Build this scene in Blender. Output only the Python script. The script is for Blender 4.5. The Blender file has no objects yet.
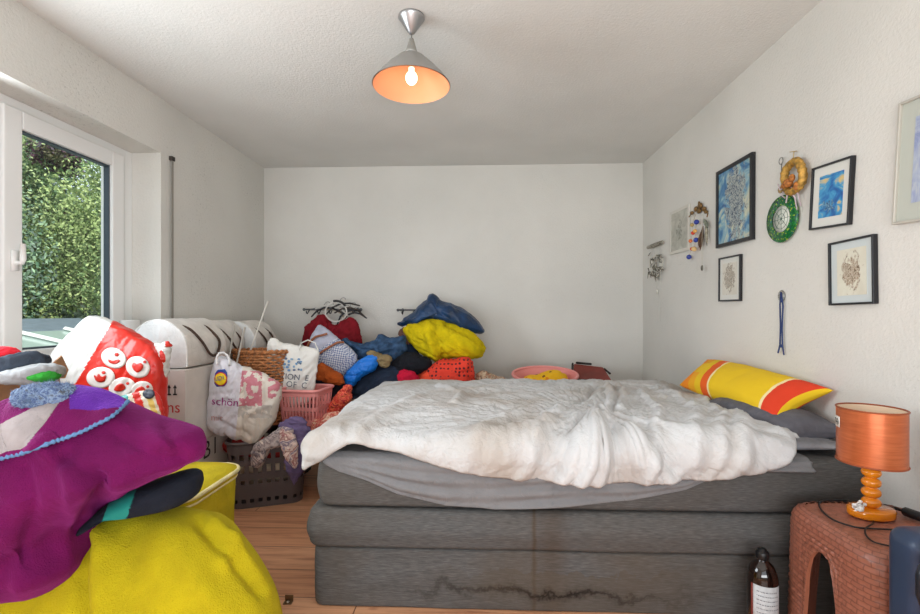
import bpy, bmesh, math, random
import numpy as np
from mathutils import Vector, Matrix
from mathutils.bvhtree import BVHTree

random.seed(7); rng = np.random.default_rng(7)
C = bpy.context.scene.collection
PI = math.pi
# ------------------------------------------------------------------ camera geometry
F = 460.0; CU, CV = 460.0, 313.0; TH = math.radians(2.3); H = 1.11
ct, st = math.cos(TH), math.sin(TH)
XL, XR, YB, YF, ZC = -1.921, 1.426, 4.05, -1.3, 2.41

def ray(u, v):
    a, c = (np.asarray(u, float)-CU)/F, -(np.asarray(v, float)-CV)/F
    return np.stack([a*ct - st, a*st + ct, c + 0*a], -1)
def onY(u, v, y):
    r = ray(u, v); t = y/r[..., 1]; return np.stack([r[..., 0]*t, y+0*t, H + r[..., 2]*t], -1)
def onX(u, v, x):
    r = ray(u, v); t = x/r[..., 0]; return np.array([x, r[1]*t, H + r[2]*t])
def onZ(u, v, z):
    r = ray(u, v); t = (z-H)/r[2]; return np.array([r[0]*t, r[1]*t, z])
def px(P):
    P = np.asarray(P, float); d = -st*P[..., 0] + ct*P[..., 1]; a = ct*P[..., 0] + st*P[..., 1]
    return CU + F*a/d, CV - F*(P[..., 2]-H)/d

# ------------------------------------------------------------------ noise
_g = np.random.default_rng(3); _perm = _g.permutation(256); _perm = np.concatenate([_perm, _perm, _perm])
_grad = _g.normal(size=(256, 3)); _grad /= np.linalg.norm(_grad, axis=1)[:, None]
def pn(P):
    P = np.asarray(P, float); i = np.floor(P).astype(int); f = P - i; w = f*f*f*(f*(f*6-15)+10); i &= 255
    out = 0
    for dx in (0, 1):
        for dy in (0, 1):
            for dz in (0, 1):
                h = _perm[_perm[_perm[(i[..., 0]+dx) & 255] + ((i[..., 1]+dy) & 255)] + ((i[..., 2]+dz) & 255)]
                g = _grad[h]; d = g[..., 0]*(f[..., 0]-dx)+g[..., 1]*(f[..., 1]-dy)+g[..., 2]*(f[..., 2]-dz)
                out = out + d*(w[..., 0] if dx else 1-w[..., 0])*(w[..., 1] if dy else 1-w[..., 1])*(w[..., 2] if dz else 1-w[..., 2])
    return out*1.5
def fbm(P, o=3):
    s = 0; a = 1
    for k in range(o): s = s + a*pn(P*(2**k)+k*17.3); a *= .5
    return s
def folds(P, freq, warp=.5, o=3, seed=0.0, sharp=1.0):
    """ridged cloth folds, about -1..1"""
    Q = P*freq + seed
    W = np.stack([pn(Q*.6+5.1), pn(Q*.6+9.7), pn(Q*.6+31.3)], -1)
    Q = Q + warp*W*1.6
    s = 0; a = 1; t = 0
    for k in range(o):
        n = np.abs(pn(Q*(1.9**k)+k*11.1)); s = s + a*(1-2.6*n**sharp); t += a; a *= .5
    return s/t
def sstep(x, a, b):
    t = np.clip((x-a)/(b-a), 0, 1); return t*t*(3-2*t)

# ------------------------------------------------------------------ materials
def srgb(c):
    return tuple(((x/255)/12.92 if x/255 <= .04045 else ((x/255+.055)/1.055)**2.4) for x in c)
_M = {}
class NT:
    def __init__(s, name):
        s.m = bpy.data.materials.new(name); s.m.use_nodes = True; s.t = s.m.node_tree
        s.b = s.t.nodes['Principled BSDF']; s.out = s.t.nodes['Material Output']
    def n(s, typ, **kw):
        x = s.t.nodes.new(typ)
        for k, v in kw.items():
            if k in x.inputs: x.inputs[k].default_value = v
            else: setattr(x, k, v)
        return x
    def l(s, a, b): s.t.links.new(a, b)
def ramp(nt, src, stops, interp='LINEAR'):
    r = nt.n('ShaderNodeValToRGB'); cr = r.color_ramp; cr.interpolation = interp
    while len(cr.elements) < len(stops): cr.elements.new(.5)
    for e, (p, c) in zip(cr.elements, stops): e.position = p; e.color = (*srgb(c), 1)
    nt.l(src, r.inputs['Fac']); return r.outputs['Color']
def coords(nt, scale=(1, 1, 1), kind='Object', rot=(0, 0, 0)):
    tc = nt.n('ShaderNodeTexCoord'); mp = nt.n('ShaderNodeMapping')
    mp.inputs['Scale'].default_value = scale; mp.inputs['Rotation'].default_value = rot
    nt.l(tc.outputs[kind], mp.inputs['Vector']); return mp.outputs['Vector']
def setbump(nt, h, strength, dist):
    b = nt.n('ShaderNodeBump'); b.inputs['Strength'].default_value = strength; b.inputs['Distance'].default_value = dist
    nt.l(h, b.inputs['Height']); nt.l(b.outputs['Normal'], nt.b.inputs['Normal'])
def mat(name, col, rough=.6, metal=0, var=.0, vscale=8, bump=0, bscale=200, bdist=.001, sheen=0, sheen_col=None, trans=0, ior=1.45, alpha=1, coat=0, emit=None, estr=0, spec=None, sss=0):
    if name in _M: return _M[name]
    nt = NT(name); b = nt.b; c = srgb(col)
    b.inputs['Base Color'].default_value = (*c, 1); b.inputs['Roughness'].default_value = rough; b.inputs['Metallic'].default_value = metal
    if var:
        v = coords(nt); nz = nt.n('ShaderNodeTexNoise', Scale=vscale, Detail=4.0); nt.l(v, nz.inputs['Vector'])
        lo = tuple(max(0, x*(1-var)) for x in col); hi = tuple(min(255, x*(1+var)) for x in col)
        nt.l(ramp(nt, nz.outputs['Fac'], [(.3, lo), (.7, hi)]), b.inputs['Base Color'])
    if bump:
        v = coords(nt); nz = nt.n('ShaderNodeTexNoise', Scale=bscale, Detail=3.0); nt.l(v, nz.inputs['Vector'])
        setbump(nt, nz.outputs['Fac'], bump, bdist)
    if sheen:
        b.inputs['Sheen Weight'].default_value = sheen; b.inputs['Sheen Roughness'].default_value = .35
        b.inputs['Sheen Tint'].default_value = (*(srgb(sheen_col) if sheen_col else c), 1)
    if trans: b.inputs['Transmission Weight'].default_value = trans
    b.inputs['IOR'].default_value = ior; b.inputs['Alpha'].default_value = alpha
    if coat: b.inputs['Coat Weight'].default_value = coat; b.inputs['Coat Roughness'].default_value = .05
    if spec is not None: b.inputs['Specular IOR Level'].default_value = spec
    if emit: b.inputs['Emission Color'].default_value = (*srgb(emit), 1); b.inputs['Emission Strength'].default_value = estr
    _M[name] = nt.m; return nt.m
def cloth(name, col, var=.10, vscale=14, bump=.35, bscale=420, bdist=.0015, rough=.92, sheen=.10, sheen_col=None, wr=.0025, wscale=18):
    if name in _M: return _M[name]
    m_ = mat(name, col, rough, var=var, vscale=vscale, sheen=sheen, sheen_col=sheen_col, spec=.2)
    nt = NT.__new__(NT); nt.m = m_; nt.t = m_.node_tree; nt.b = nt.t.nodes['Principled BSDF']
    wrinkle(nt, wr, wscale, bump*bdist, bscale); return m_
def wrinkle(nt, wr, wscale, fine, bscale):
    v = coords(nt); a = nt.n('ShaderNodeTexNoise', Scale=float(wscale), Detail=3.0, Distortion=1.4); nt.l(v, a.inputs['Vector'])
    s1 = nt.n('ShaderNodeMath', operation='SUBTRACT'); s1.inputs[1].default_value = .5; nt.l(a.outputs['Fac'], s1.inputs[0])
    s2 = nt.n('ShaderNodeMath', operation='ABSOLUTE'); nt.l(s1.outputs[0], s2.inputs[0])
    s3 = nt.n('ShaderNodeMath', operation='MULTIPLY'); s3.inputs[1].default_value = -wr*3; nt.l(s2.outputs[0], s3.inputs[0])
    f = nt.n('ShaderNodeTexNoise', Scale=float(bscale), Detail=2.0); nt.l(v, f.inputs['Vector'])
    s4 = nt.n('ShaderNodeMath', operation='MULTIPLY'); s4.inputs[1].default_value = fine*2; nt.l(f.outputs['Fac'], s4.inputs[0])
    s5 = nt.n('ShaderNodeMath', operation='ADD'); nt.l(s3.outputs[0], s5.inputs[0]); nt.l(s4.outputs[0], s5.inputs[1])
    setbump(nt, s5.outputs[0], 1.0, 1.0)
def spots(name, base, cols, scale=20, thr=.35, kind='voronoi', rough=.85, spread=.12, bump=.2):
    """patterned cloth: spots of several colours on a base colour"""
    nt = NT(name); v = coords(nt)
    if kind == 'voronoi':
        t = nt.n('ShaderNodeTexVoronoi', Scale=scale); nt.l(v, t.inputs['Vector'])
        mix = nt.n('ShaderNodeMixRGB'); lt = nt.n('ShaderNodeMath', operation='LESS_THAN'); lt.inputs[1].default_value = thr
        nt.l(t.outputs['Distance'], lt.inputs[0]); nt.l(lt.outputs[0], mix.inputs[0]); mix.inputs[1].default_value = (*srgb(base), 1)
        sep = nt.n('ShaderNodeSeparateColor'); nt.l(t.outputs['Color'], sep.inputs[0])
        st_ = [(i/len(cols), c) for i, c in enumerate(cols)]
        nt.l(ramp(nt, sep.outputs[0], st_, 'CONSTANT'), mix.inputs[2]); nt.l(mix.outputs[0], nt.b.inputs['Base Color'])
    else:
        t = nt.n('ShaderNodeTexNoise', Scale=scale, Detail=3.0, Distortion=1.2); nt.l(v, t.inputs['Vector'])
        allc = [base]+cols; k = len(allc); st_ = [(.5-spread+2*spread*i/max(1, k-1), c) for i, c in enumerate(allc)]
        nt.l(ramp(nt, t.outputs['Fac'], st_), nt.b.inputs['Base Color'])
    nt.b.inputs['Roughness'].default_value = rough
    nz = nt.n('ShaderNodeTexNoise', Scale=300.0); nt.l(v, nz.inputs['Vector']); setbump(nt, nz.outputs['Fac'], bump, .001)
    _M[name] = nt.m; return nt.m

# ------------------------------------------------------------------ object helpers
def tag(o, label=None, cat=None, group=None, kind=None):
    if label: o['label'] = label
    if cat: o['category'] = cat
    if group: o['group'] = group
    if kind: o['kind'] = kind
    return o
def thing(name, label, cat, loc=(0, 0, 0), group=None):
    o = bpy.data.objects.new(name, None); C.objects.link(o); o.location = loc; o.empty_display_size = .05
    return tag(o, label, cat, group)
def rootloc(o):
    v = Vector((0, 0, 0))
    while o is not None: v = v + o.location; o = o.parent
    return v
def mk(name, V, Fc, mats, parent=None, smooth=True, uv=None, midx=None, loc=None, solid=0, sub=0, bevel=0):
    V = np.asarray(V, float)
    if parent is not None: off = np.array(rootloc(parent)); loc_ = (0, 0, 0)
    else:
        if loc is None: mn, mx = V.min(0), V.max(0); loc = ((mn[0]+mx[0])/2, (mn[1]+mx[1])/2, mn[2])
        off = np.array(loc); loc_ = tuple(loc)
    me = bpy.data.meshes.new(name); me.from_pydata((V-off).tolist(), [], [list(map(int, f)) for f in Fc])
    if not isinstance(mats, (list, tuple)): mats = [mats]
    for m in mats: me.materials.append(m)
    if midx is not None: me.polygons.foreach_set('material_index', np.asarray(midx, dtype=np.int32))
    if smooth: me.polygons.foreach_set('use_smooth', [True]*len(me.polygons))
    if uv is not None:
        uvl = me.uv_layers.new(name='UVMap'); li = np.empty(len(me.loops), dtype=np.int32); me.loops.foreach_get('vertex_index', li)
        uvl.data.foreach_set('uv', np.asarray(uv, float)[li].ravel())
    me.validate(); me.update()
    o = bpy.data.objects.new(name, me); C.objects.link(o); o.location = loc_
    if parent is not None: o.parent = parent
    if bevel:
        b = o.modifiers.new('b', 'BEVEL'); b.width = bevel; b.segments = 2; b.limit_method = 'ANGLE'; b.angle_limit = .6
    if solid:
        s = o.modifiers.new('s', 'SOLIDIFY'); s.thickness = solid; s.offset = 0
    if sub:
        s = o.modifiers.new('u', 'SUBSURF'); s.levels = sub; s.render_levels = sub
    return o
class MB:
    def __init__(s): s.V = []; s.F = []; s.I = []; s.n = 0
    def add(s, V, Fc, mi=0):
        V = np.asarray(V, float); s.V.append(V); s.F += [[i+s.n for i in f] for f in Fc]; s.I += [mi]*len(Fc); s.n += len(V); return s
    def box(s, a, b, mi=0):
        x0, y0, z0 = a; x1, y1, z1 = b
        return s.add([(x0,y0,z0),(x1,y0,z0),(x1,y1,z0),(x0,y1,z0),(x0,y0,z1),(x1,y0,z1),(x1,y1,z1),(x0,y1,z1)],
                     [(0,3,2,1),(4,5,6,7),(0,1,5,4),(1,2,6,5),(2,3,7,6),(3,0,4,7)], mi)
    def tube(s, pts, r, n=8, mi=0, closed=False, cap=True):
        P = np.asarray(pts, float); m = len(P); r = np.broadcast_to(r, (m,))
        T = np.gradient(P, axis=0) if not closed else np.roll(P, -1, 0)-np.roll(P, 1, 0)
        T /= np.linalg.norm(T, axis=1)[:, None]+1e-12
        up = np.array([0, 0, 1.]) if abs(T[0][2]) < .9 else np.array([1., 0, 0]); V = []
        a = np.cross(T[0], up); a /= np.linalg.norm(a)
        for i in range(m):
            a = a - T[i]*np.dot(a, T[i]); a /= np.linalg.norm(a)+1e-12; b = np.cross(T[i], a)
            for k in range(n): t = 2*PI*k/n; V.append(P[i] + r[i]*(a*math.cos(t)+b*math.sin(t)))
        Fc = []
        for i in range(m if closed else m-1):
            j = (i+1) % m
            for k in range(n): Fc.append((i*n+k, i*n+(k+1) % n, j*n+(k+1) % n, j*n+k))
        if cap and not closed: Fc += [tuple(range(n)), tuple((m-1)*n+k for k in reversed(range(n)))]
        return s.add(V, Fc, mi)
    def lathe(s, c, prof, n=32, mi=0, axis='z', ell=(1, 1), cap=True):
        c = np.asarray(c, float); V = []
        for (r, h) in prof:
            for k in range(n):
                t = 2*PI*k/n; x, y = r*math.cos(t)*ell[0], r*math.sin(t)*ell[1]
                V.append(c + (np.array([x, y, h]) if axis == 'z' else np.array([h, x, y]) if axis == 'x' else np.array([x, h, y])))
        Fc = [(i*n+k, i*n+(k+1) % n, (i+1)*n+(k+1) % n, (i+1)*n+k) for i in range(len(prof)-1) for k in range(n)]
        if cap and prof[0][0] > 1e-6: Fc.append(tuple(reversed(range(n))))
        if cap and prof[-1][0] > 1e-6: Fc.append(tuple((len(prof)-1)*n+k for k in range(n)))
        return s.add(V, Fc, mi)
    def ball(s, c, r, n=10, mi=0):
        r = np.broadcast_to(r, (3,)); V = []; m = max(5, n//2+1)
        for i in range(m+1):
            p = PI*i/m
            for k in range(n): t = 2*PI*k/n; V.append(np.asarray(c)+r*np.array([math.sin(p)*math.cos(t), math.sin(p)*math.sin(t), math.cos(p)]))
        return s.add(V, [(i*n+k, (i+1)*n+k, (i+1)*n+(k+1) % n, i*n+(k+1) % n) for i in range(m) for k in range(n)], mi)
    def build(s, name, mats, parent=None, **kw):
        return mk(name, np.concatenate(s.V), s.F, mats, parent, midx=s.I, **kw)
def boxo(name, a, b, m, parent=None, bevel=.003, **kw):
    return MB().box(a, b).build(name, m, parent, smooth=False, bevel=bevel, **kw)
def vnormals(V, Fq):
    Fq = np.asarray(Fq); n = np.cross(V[Fq[:, 2]]-V[Fq[:, 0]], V[Fq[:, 3]]-V[Fq[:, 1]]); N = np.zeros_like(V)
    for k in range(4): np.add.at(N, Fq[:, k], n)
    return N/(np.linalg.norm(N, axis=1)[:, None]+1e-12)
def gridfaces(nr, nc, wrap=False):
    i = np.arange(nr-1)[:, None]; j = np.arange(nc if wrap else nc-1)[None]; j2 = (j+1) % nc
    return np.stack([i*nc+j, i*nc+j2, (i+1)*nc+j2, (i+1)*nc+j], -1).reshape(-1, 4)
def smooth_loop(pts, n, it=1):
    P = np.asarray(pts, float)
    for _ in range(it+1):
        Q = np.roll(P, -1, 0); P = np.stack([.8*P+.2*Q, .2*P+.8*Q], 1).reshape(-1, P.shape[1])
    Q = np.concatenate([P, P[:1]]); d = np.r_[0, np.cumsum(np.linalg.norm(np.diff(Q[:, :2], axis=0), axis=1))]
    t = np.linspace(0, d[-1], n, endpoint=False)
    return np.stack([np.interp(t, d, Q[:, k]) for k in range(P.shape[1])], -1)
def smoothpath(P, n=48):
    P = np.asarray(P, float); tt = np.linspace(0, len(P)-1, n); i = np.clip(tt.astype(int), 0, len(P)-2); f = (tt-i)[:, None]
    g = lambda k: P[np.clip(i+k, 0, len(P)-1)]
    return .5*((2*g(0))+(-g(-1)+g(1))*f+(2*g(-1)-5*g(0)+4*g(1)-g(2))*f**2+(-g(-1)+3*g(0)-3*g(1)+g(2))*f**3)
SURF = {}
def puff(name, pts, y, tf, tb, mats=None, parent=None, ky=0, amp=.008, freq=9, aniso=(1, 1, 1), n=200, nr=44, seed=0., creases=(), fine=1.0, fdir=None, matfn=None, sub=0, loc=None, power=.5, cen=None, warp=.5, big=0, corner=1):
    """stuffed cloth body: outline at distance y, bulging tf towards the room and tb away from it"""
    O = smooth_loop(pts, n, corner); uc = O[:, 0].mean() if cen is None else cen[0]; vc = O[:, 1].mean() if cen is None else cen[1]
    yy = y + ky*(O[:, 0]-uc); W = onY(O[:, 0], O[:, 1], yy); c = onY(uc, vc, y)
    T = np.linspace(0, PI/2, nr)[1:]; rows = []; U = []
    for side in (1, -1):
        ts = T if side == 1 else T[-2::-1]
        for t in ts:
            r = math.sin(t); h = math.cos(t)**(2*power); Q = c + (W-c)*r; Q = Q.copy()
            Q[:, 1] += (-tf if side == 1 else tb)*h; rows.append(Q)
    V = np.concatenate(rows); nrow = len(rows); Fq = gridfaces(nrow, n, True)
    top, bot = len(V), len(V)+1; V = np.vstack([V, c+[0, -tf, 0], c+[0, tb, 0]])
    N = vnormals(V, Fq); N[top] = (0, -1, 0); N[bot] = (0, 1, 0)
    cc = N[:-2].mean(0); s = np.sign(np.sum((V[:-2]-c)*N[:-2], 1).mean()); N[:-2] *= s
    A = np.array(aniso)
    fa = seed*2.399 if fdir is None else math.radians(fdir); ca_, sa_ = math.cos(fa), math.sin(fa); Q_ = (V-c)*A
    Q_ = np.stack([(Q_[:, 0]*ca_+Q_[:, 2]*sa_)*.38, Q_[:, 1]*.7, (-Q_[:, 0]*sa_+Q_[:, 2]*ca_)*1.35], -1)
    D = -amp*(1+.7*fine)*folds(Q_, freq, warp*1.2, 3, seed)+amp*.55*fine*folds((V-c)*A, freq*2.7, .8, 3, seed+4)
    D = D + amp*.55*fine
    if big: D = D + big*fbm((V-c)*A*freq*.35+seed*1.7, 2)
    if creases:
        pu, pv = px(V)
        for cr in creases:
            L = np.asarray(cr[0], float); w, a = cr[1], cr[2]; best = np.full(len(V), 1e9)
            for p, q in zip(L[:-1], L[1:]):
                d = q-p; t = np.clip(((pu-p[0])*d[0]+(pv-p[1])*d[1])/(d@d), 0, 1)
                best = np.minimum(best, np.hypot(pu-p[0]-t*d[0], pv-p[1]-t*d[1]))
            D = D + a*np.exp(-(best/w)**2)*(N[:, 1] < .3)
    V = V + N*D[:, None]
    Fc = Fq.tolist() if s > 0 else Fq[:, ::-1].tolist()
    f1 = [(top, k, (k+1) % n) for k in range(n)]; f2 = [(bot, (nrow-1)*n+(k+1) % n, (nrow-1)*n+k) for k in range(n)]
    if s > 0: f1 = [f[::-1] for f in f1]; f2 = [f[::-1] for f in f2]
    Fc += f1+f2
    mi = None
    if matfn:
        cen_ = np.array([V[list(f)].mean(0) for f in Fc]); pu, pv = px(cen_); mi = matfn(pu, pv, cen_)
    o = mk(name, V, Fc, mats, parent, midx=mi, sub=sub, loc=loc)
    SURF[o.name] = BVHTree.FromPolygons(V.tolist(), Fc); o['_s'] = o.name; del o['_s']
    return o
def bvh_of(o):
    if o.name not in SURF:
        off = rootloc(o); SURF[o.name] = BVHTree.FromPolygons([list(v.co+off) for v in o.data.vertices], [list(p.vertices) for p in o.data.polygons])
    return SURF[o.name]
def cast(o, pu, pv, off=.002):
    """points of the surface of o seen along the line through (u, v), lifted off it"""
    b = bvh_of(o); R = ray(pu, pv); out = np.zeros_like(R); hit = np.zeros(len(R), bool); nrm = np.zeros_like(R)
    for i, r in enumerate(R):
        d = Vector(r).normalized(); h = b.ray_cast(Vector((0, 0, H)), d)
        if h[0] is not None:
            nn = h[1] if h[1].dot(d) < 0 else -h[1]
            out[i] = h[0]+nn*off*.5-d*off*.5; nrm[i] = nn; hit[i] = True
    if hit.any() and not hit.all():
        idx = np.where(hit)[0]
        for i in np.where(~hit)[0]:
            j = idx[np.argmin((pu[idx]-pu[i])**2+(pv[idx]-pv[i])**2)]
            y = out[j, 1]; out[i] = onY(pu[i], pv[i], y); nrm[i] = nrm[j]
    return out, nrm
def patch(name, target, pts, mats, parent, off=.003, th=.002, n=48, nr=10, corner=0, matfn=None, bulge=0, amp=0, freq=20, **kw):
    """a patch of cloth, paper or print lying on the surface of target"""
    O = smooth_loop(pts, n, corner); c = O.mean(0); rows = [c+(O-c)*r for r in np.linspace(0, 1, nr)[1:]]
    P = np.concatenate(rows+[c[None]]); V, N = cast(target, P[:, 0], P[:, 1], off)
    if bulge:
        rr = np.r_[np.repeat(np.linspace(0, 1, nr)[1:], n), 0]; V = V+N*(bulge*np.sqrt(np.clip(1-rr**2, 0, 1)))[:, None]
    if amp: V = V+N*(amp*folds(V, freq))[:, None]
    Fc = gridfaces(nr-1, n, True).tolist(); k = len(P)-1; Fc += [(k, (j+1) % n, j) for j in range(n)]
    mi = None
    if matfn: cc = np.array([V[list(f)].mean(0) for f in Fc]); mi = matfn(*px(cc), cc)
    o = mk(name, V, Fc, mats, parent, midx=mi, solid=th, **kw)
    return o
def textflat(s, size=1.0):
    cu = bpy.data.curves.new('t', 'FONT'); cu.body = s; cu.size = size; cu.resolution_u = 3
    ob = bpy.data.objects.new('t', cu); C.objects.link(ob); bpy.context.view_layer.update()
    me = bpy.data.meshes.new_from_object(ob.evaluated_get(bpy.context.evaluated_depsgraph_get()))
    bm = bmesh.new(); bm.from_mesh(me); bmesh.ops.remove_doubles(bm, verts=bm.verts, dist=1e-5)
    V = np.array([v.co[:] for v in bm.verts]); Fc = [[v.index for v in f.verts] for f in bm.faces]; bm.free()
    bpy.data.objects.remove(ob); bpy.data.curves.remove(cu); return V, Fc
def text_on(target, s, u, v, size, mats, parent, name='printed_text', rot=0, shear=0, off=.004, bold=0):
    """lettering printed on target; (u, v) is the left end of the baseline, size the letter height scale in the photo"""
    V, Fc = textflat(s, size); a = math.radians(rot)
    X = V[:, 0]+shear*V[:, 1]; Y = V[:, 1]; U = u + X*math.cos(a)+Y*math.sin(a); W = v + X*math.sin(a)-Y*math.cos(a)
    P, N = cast(target, U, W, off)
    return mk(name, P, Fc, mats, parent, smooth=False)
# ================================================================== camera, light, room
cam = bpy.data.cameras.new('camera'); co = bpy.data.objects.new('camera', cam); C.objects.link(co)
co.location = (0, 0, H); co.rotation_euler = (PI/2, 0, TH); cam.sensor_width = 36; cam.lens = F*36/920
cam.shift_y = (307-CV)/920*-1*1.0; cam.clip_start = .02; bpy.context.scene.camera = co
sc = bpy.context.scene; vs = sc.view_settings
vs.view_transform = 'Standard'; vs.look = 'None'; vs.exposure = -0.24; vs.gamma = 1; vs.use_curve_mapping = False
sc.cycles.max_bounces = 10; sc.cycles.diffuse_bounces = 5; sc.cycles.caustics_reflective = False; sc.cycles.caustics_refractive = False

def wallmat(name, col, dirt=0.0, big=.02):
    nt = NT(name); v = coords(nt)
    n1 = nt.n('ShaderNodeTexNoise', Scale=1.3, Detail=5.0); nt.l(v, n1.inputs['Vector'])
    lo = tuple(c*(1-big*2) for c in col)
    colr = ramp(nt, n1.outputs['Fac'], [(.35, lo), (.65, col)])
    if dirt:
        n2 = nt.n('ShaderNodeTexNoise', Scale=70.0, Detail=6.0, Roughness=.7); nt.l(v, n2.inputs['Vector'])
        n3 = nt.n('ShaderNodeTexNoise', Scale=2.1, Detail=3.0); nt.l(v, n3.inputs['Vector'])
        mr = nt.n('ShaderNodeMapRange'); mr.inputs['From Min'].default_value = .56; mr.inputs['From Max'].default_value = .74; nt.l(n2.outputs['Fac'], mr.inputs['Value'])
        mr2 = nt.n('ShaderNodeMapRange'); mr2.inputs['From Min'].default_value = .48; mr2.inputs['From Max'].default_value = .66; nt.l(n3.outputs['Fac'], mr2.inputs['Value'])
        mu = nt.n('ShaderNodeMath', operation='MULTIPLY'); nt.l(mr.outputs[0], mu.inputs[0]); nt.l(mr2.outputs[0], mu.inputs[1])
        mu2 = nt.n('ShaderNodeMath', operation='MULTIPLY'); mu2.inputs[1].default_value = dirt; nt.l(mu.outputs[0], mu2.inputs[0])
        mx = nt.n('ShaderNodeMixRGB'); nt.l(mu2.outputs[0], mx.inputs[0]); nt.l(colr, mx.inputs[1]); mx.inputs[2].default_value = (*srgb((120, 116, 108)), 1); colr = mx.outputs[0]
    nt.l(colr, nt.b.inputs['Base Color']); nt.b.inputs['Roughness'].default_value = .9; nt.b.inputs['Specular IOR Level'].default_value = .2
    h = nt.n('ShaderNodeTexNoise', Scale=75.0, Detail=4.0, Roughness=.6); nt.l(v, h.inputs['Vector']); setbump(nt, h.outputs['Fac'], .5, .0055)
    return nt.m
Wm = wallmat('woodchip_wallpaper', (226, 224, 218), .25); Wl = wallmat('woodchip_wallpaper_stained', (222, 220, 214), .75)
Wc = wallmat('ceiling_paint', (226, 225, 221), .1)
def floor_mat():
    nt = NT('floor_planks'); v = coords(nt, rot=(0, 0, 0))
    br = nt.n('ShaderNodeTexBrick', Scale=1.0); br.offset = .37
    for k, x in (('Brick Width', 1.25), ('Row Height', .19), ('Mortar Size', .0022), ('Mortar Smooth', .3), ('Bias', 0.0)): br.inputs[k].default_value = x
    br.inputs['Color1'].default_value = (*srgb((228, 184, 150)), 1); br.inputs['Color2'].default_value = (*srgb((216, 164, 128)), 1); br.inputs['Mortar'].default_value = (*srgb((96, 62, 48)), 1)
    nt.l(v, br.inputs['Vector'])
    v2 = coords(nt, (1.6, 26, 1)); nz = nt.n('ShaderNodeTexNoise', Scale=1.6, Detail=6.0, Roughness=.65, Distortion=.6); nt.l(v2, nz.inputs['Vector'])
    c2 = ramp(nt, nz.outputs['Fac'], [(.3, (168, 120, 96)), (.5, (236, 214, 196)), (.72, (255, 240, 226))])
    mx = nt.n('ShaderNodeMixRGB', blend_type='MULTIPLY'); mx.inputs[0].default_value = .75; nt.l(br.outputs['Color'], mx.inputs[1]); nt.l(c2, mx.inputs[2])
    vo = nt.n('ShaderNodeTexVoronoi', Scale=3.1); v3 = coords(nt, (1, 2.2, 1)); nt.l(v3, vo.inputs['Vector'])
    kn = ramp(nt, vo.outputs['Distance'], [(0.0, (120, 70, 45)), (.06, (160, 105, 75)), (.1, (255, 255, 255))])
    mk_ = nt.n('ShaderNodeMixRGB', blend_type='MULTIPLY'); mk_.inputs[0].default_value = .6; nt.l(mx.outputs[0], mk_.inputs[1]); nt.l(kn, mk_.inputs[2])
    nt.l(mk_.outputs[0], nt.b.inputs['Base Color']); nt.b.inputs['Roughness'].default_value = .42
    setbump(nt, br.outputs['Fac'], -.4, .002); return nt.m
def struct(o): return tag(o, kind='structure')
T_ = .12
struct(boxo('floor', (XL-.3, YF-.1, -.1), (XR+.1, YB+.1, 0), floor_mat(), bevel=0, loc=(0, .06, 0)))
struct(boxo('ceiling', (XL-.3, YF-.1, ZC), (XR+.1, YB+.1, ZC+.1), Wc, bevel=0, loc=(0, 0, ZC)))
struct(boxo('wall_back', (XL-.3, YB, 0), (XR+.1, YB+.1, ZC), Wm, bevel=0, loc=(0, YB, 0)))
struct(boxo('wall_right', (XR, YF, 0), (XR+.1, YB, ZC), Wm, bevel=0, loc=(XR, 0, 0)))
# wall behind the photographer, with an opening made for the added fill light
WY0, WY1, WZ0, WZ1 = .62, 2.71, .81, 2.08            # window opening in the left wall
XW = -2.10; XO = -2.24
m = MB()
m.box((XL-.26, YF, 0), (XL, WY0, ZC)); m.box((XL-.26, WY1, 0), (XL, YB, ZC)); m.box((XL-.26, WY0, 0), (XL, WY1, WZ0-.02)); m.box((XL-.26, WY0, WZ1), (XL, WY1, ZC))
struct(m.build('wall_left', Wl, smooth=False, loc=(XL, 0, 0)))
m = MB(); m.box((XL-.3, YF-.1, 0), (-1.2, YF, ZC)); m.box((1.2, YF-.1, 0), (XR+.1, YF, ZC)); m.box((-1.2, YF-.1, 0), (1.2, YF, .5)); m.box((-1.2, YF-.1, 2.1), (1.2, YF, ZC))
struct(m.build('wall_rear', Wm, smooth=False, loc=(0, YF, 0)))
pvc = mat('white_window_plastic', (236, 237, 236), .35, spec=.4)
sillm = mat('sill_stone', (225, 222, 215), .4, var=.04, vscale=60)
struct(boxo('trim_1', (XL-.19, WY0, WZ0-.02), (XL+.02, WY1, WZ0), sillm, bevel=.004))
# window
gl = NT('window_glass'); gl.t.nodes.remove(gl.b)
tr = gl.n('ShaderNodeBsdfTransparent'); gs = gl.n('ShaderNodeBsdfGlossy', Roughness=.02); fr = gl.n('ShaderNodeFresnel', IOR=1.35); mxs = gl.n('ShaderNodeMixShader')
tr.inputs[0].default_value = (.93, .96, .95, 1)
gl.t.nodes.remove(fr); mxs.inputs[0].default_value = .05; gl.l(tr.outputs[0], mxs.inputs[1]); gl.l(gs.outputs[0], mxs.inputs[2]); gl.l(mxs.outputs[0], gl.out.inputs[0])
gasket = mat('rubber_gasket', (60, 72, 82), .5)
win = thing('window_1', 'white plastic two-sash window with garden view in the left wall', 'window', (XW, 1.7, WZ0)); struct(win)
def rectframe(mb, x0, x1, y0, y1, z0, z1, w, mi=0):
    mb.box((x0, y0, z0), (x1, y0+w, z1), mi); mb.box((x0, y1-w, z0), (x1, y1, z1), mi); mb.box((x0, y0+w, z0), (x1, y1-w, z0+w), mi); mb.box((x0, y0+w, z1-w), (x1, y1-w, z1), mi)
m = MB(); rectframe(m, XW-.08, XW, WY0, WY1, WZ0, WZ1, .062); m.box((XW-.08, 1.865, WZ0+.06), (XW-.002, 1.925, WZ1-.06))
o = m.build('window_frame', pvc, win, smooth=False, bevel=.004)
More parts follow.
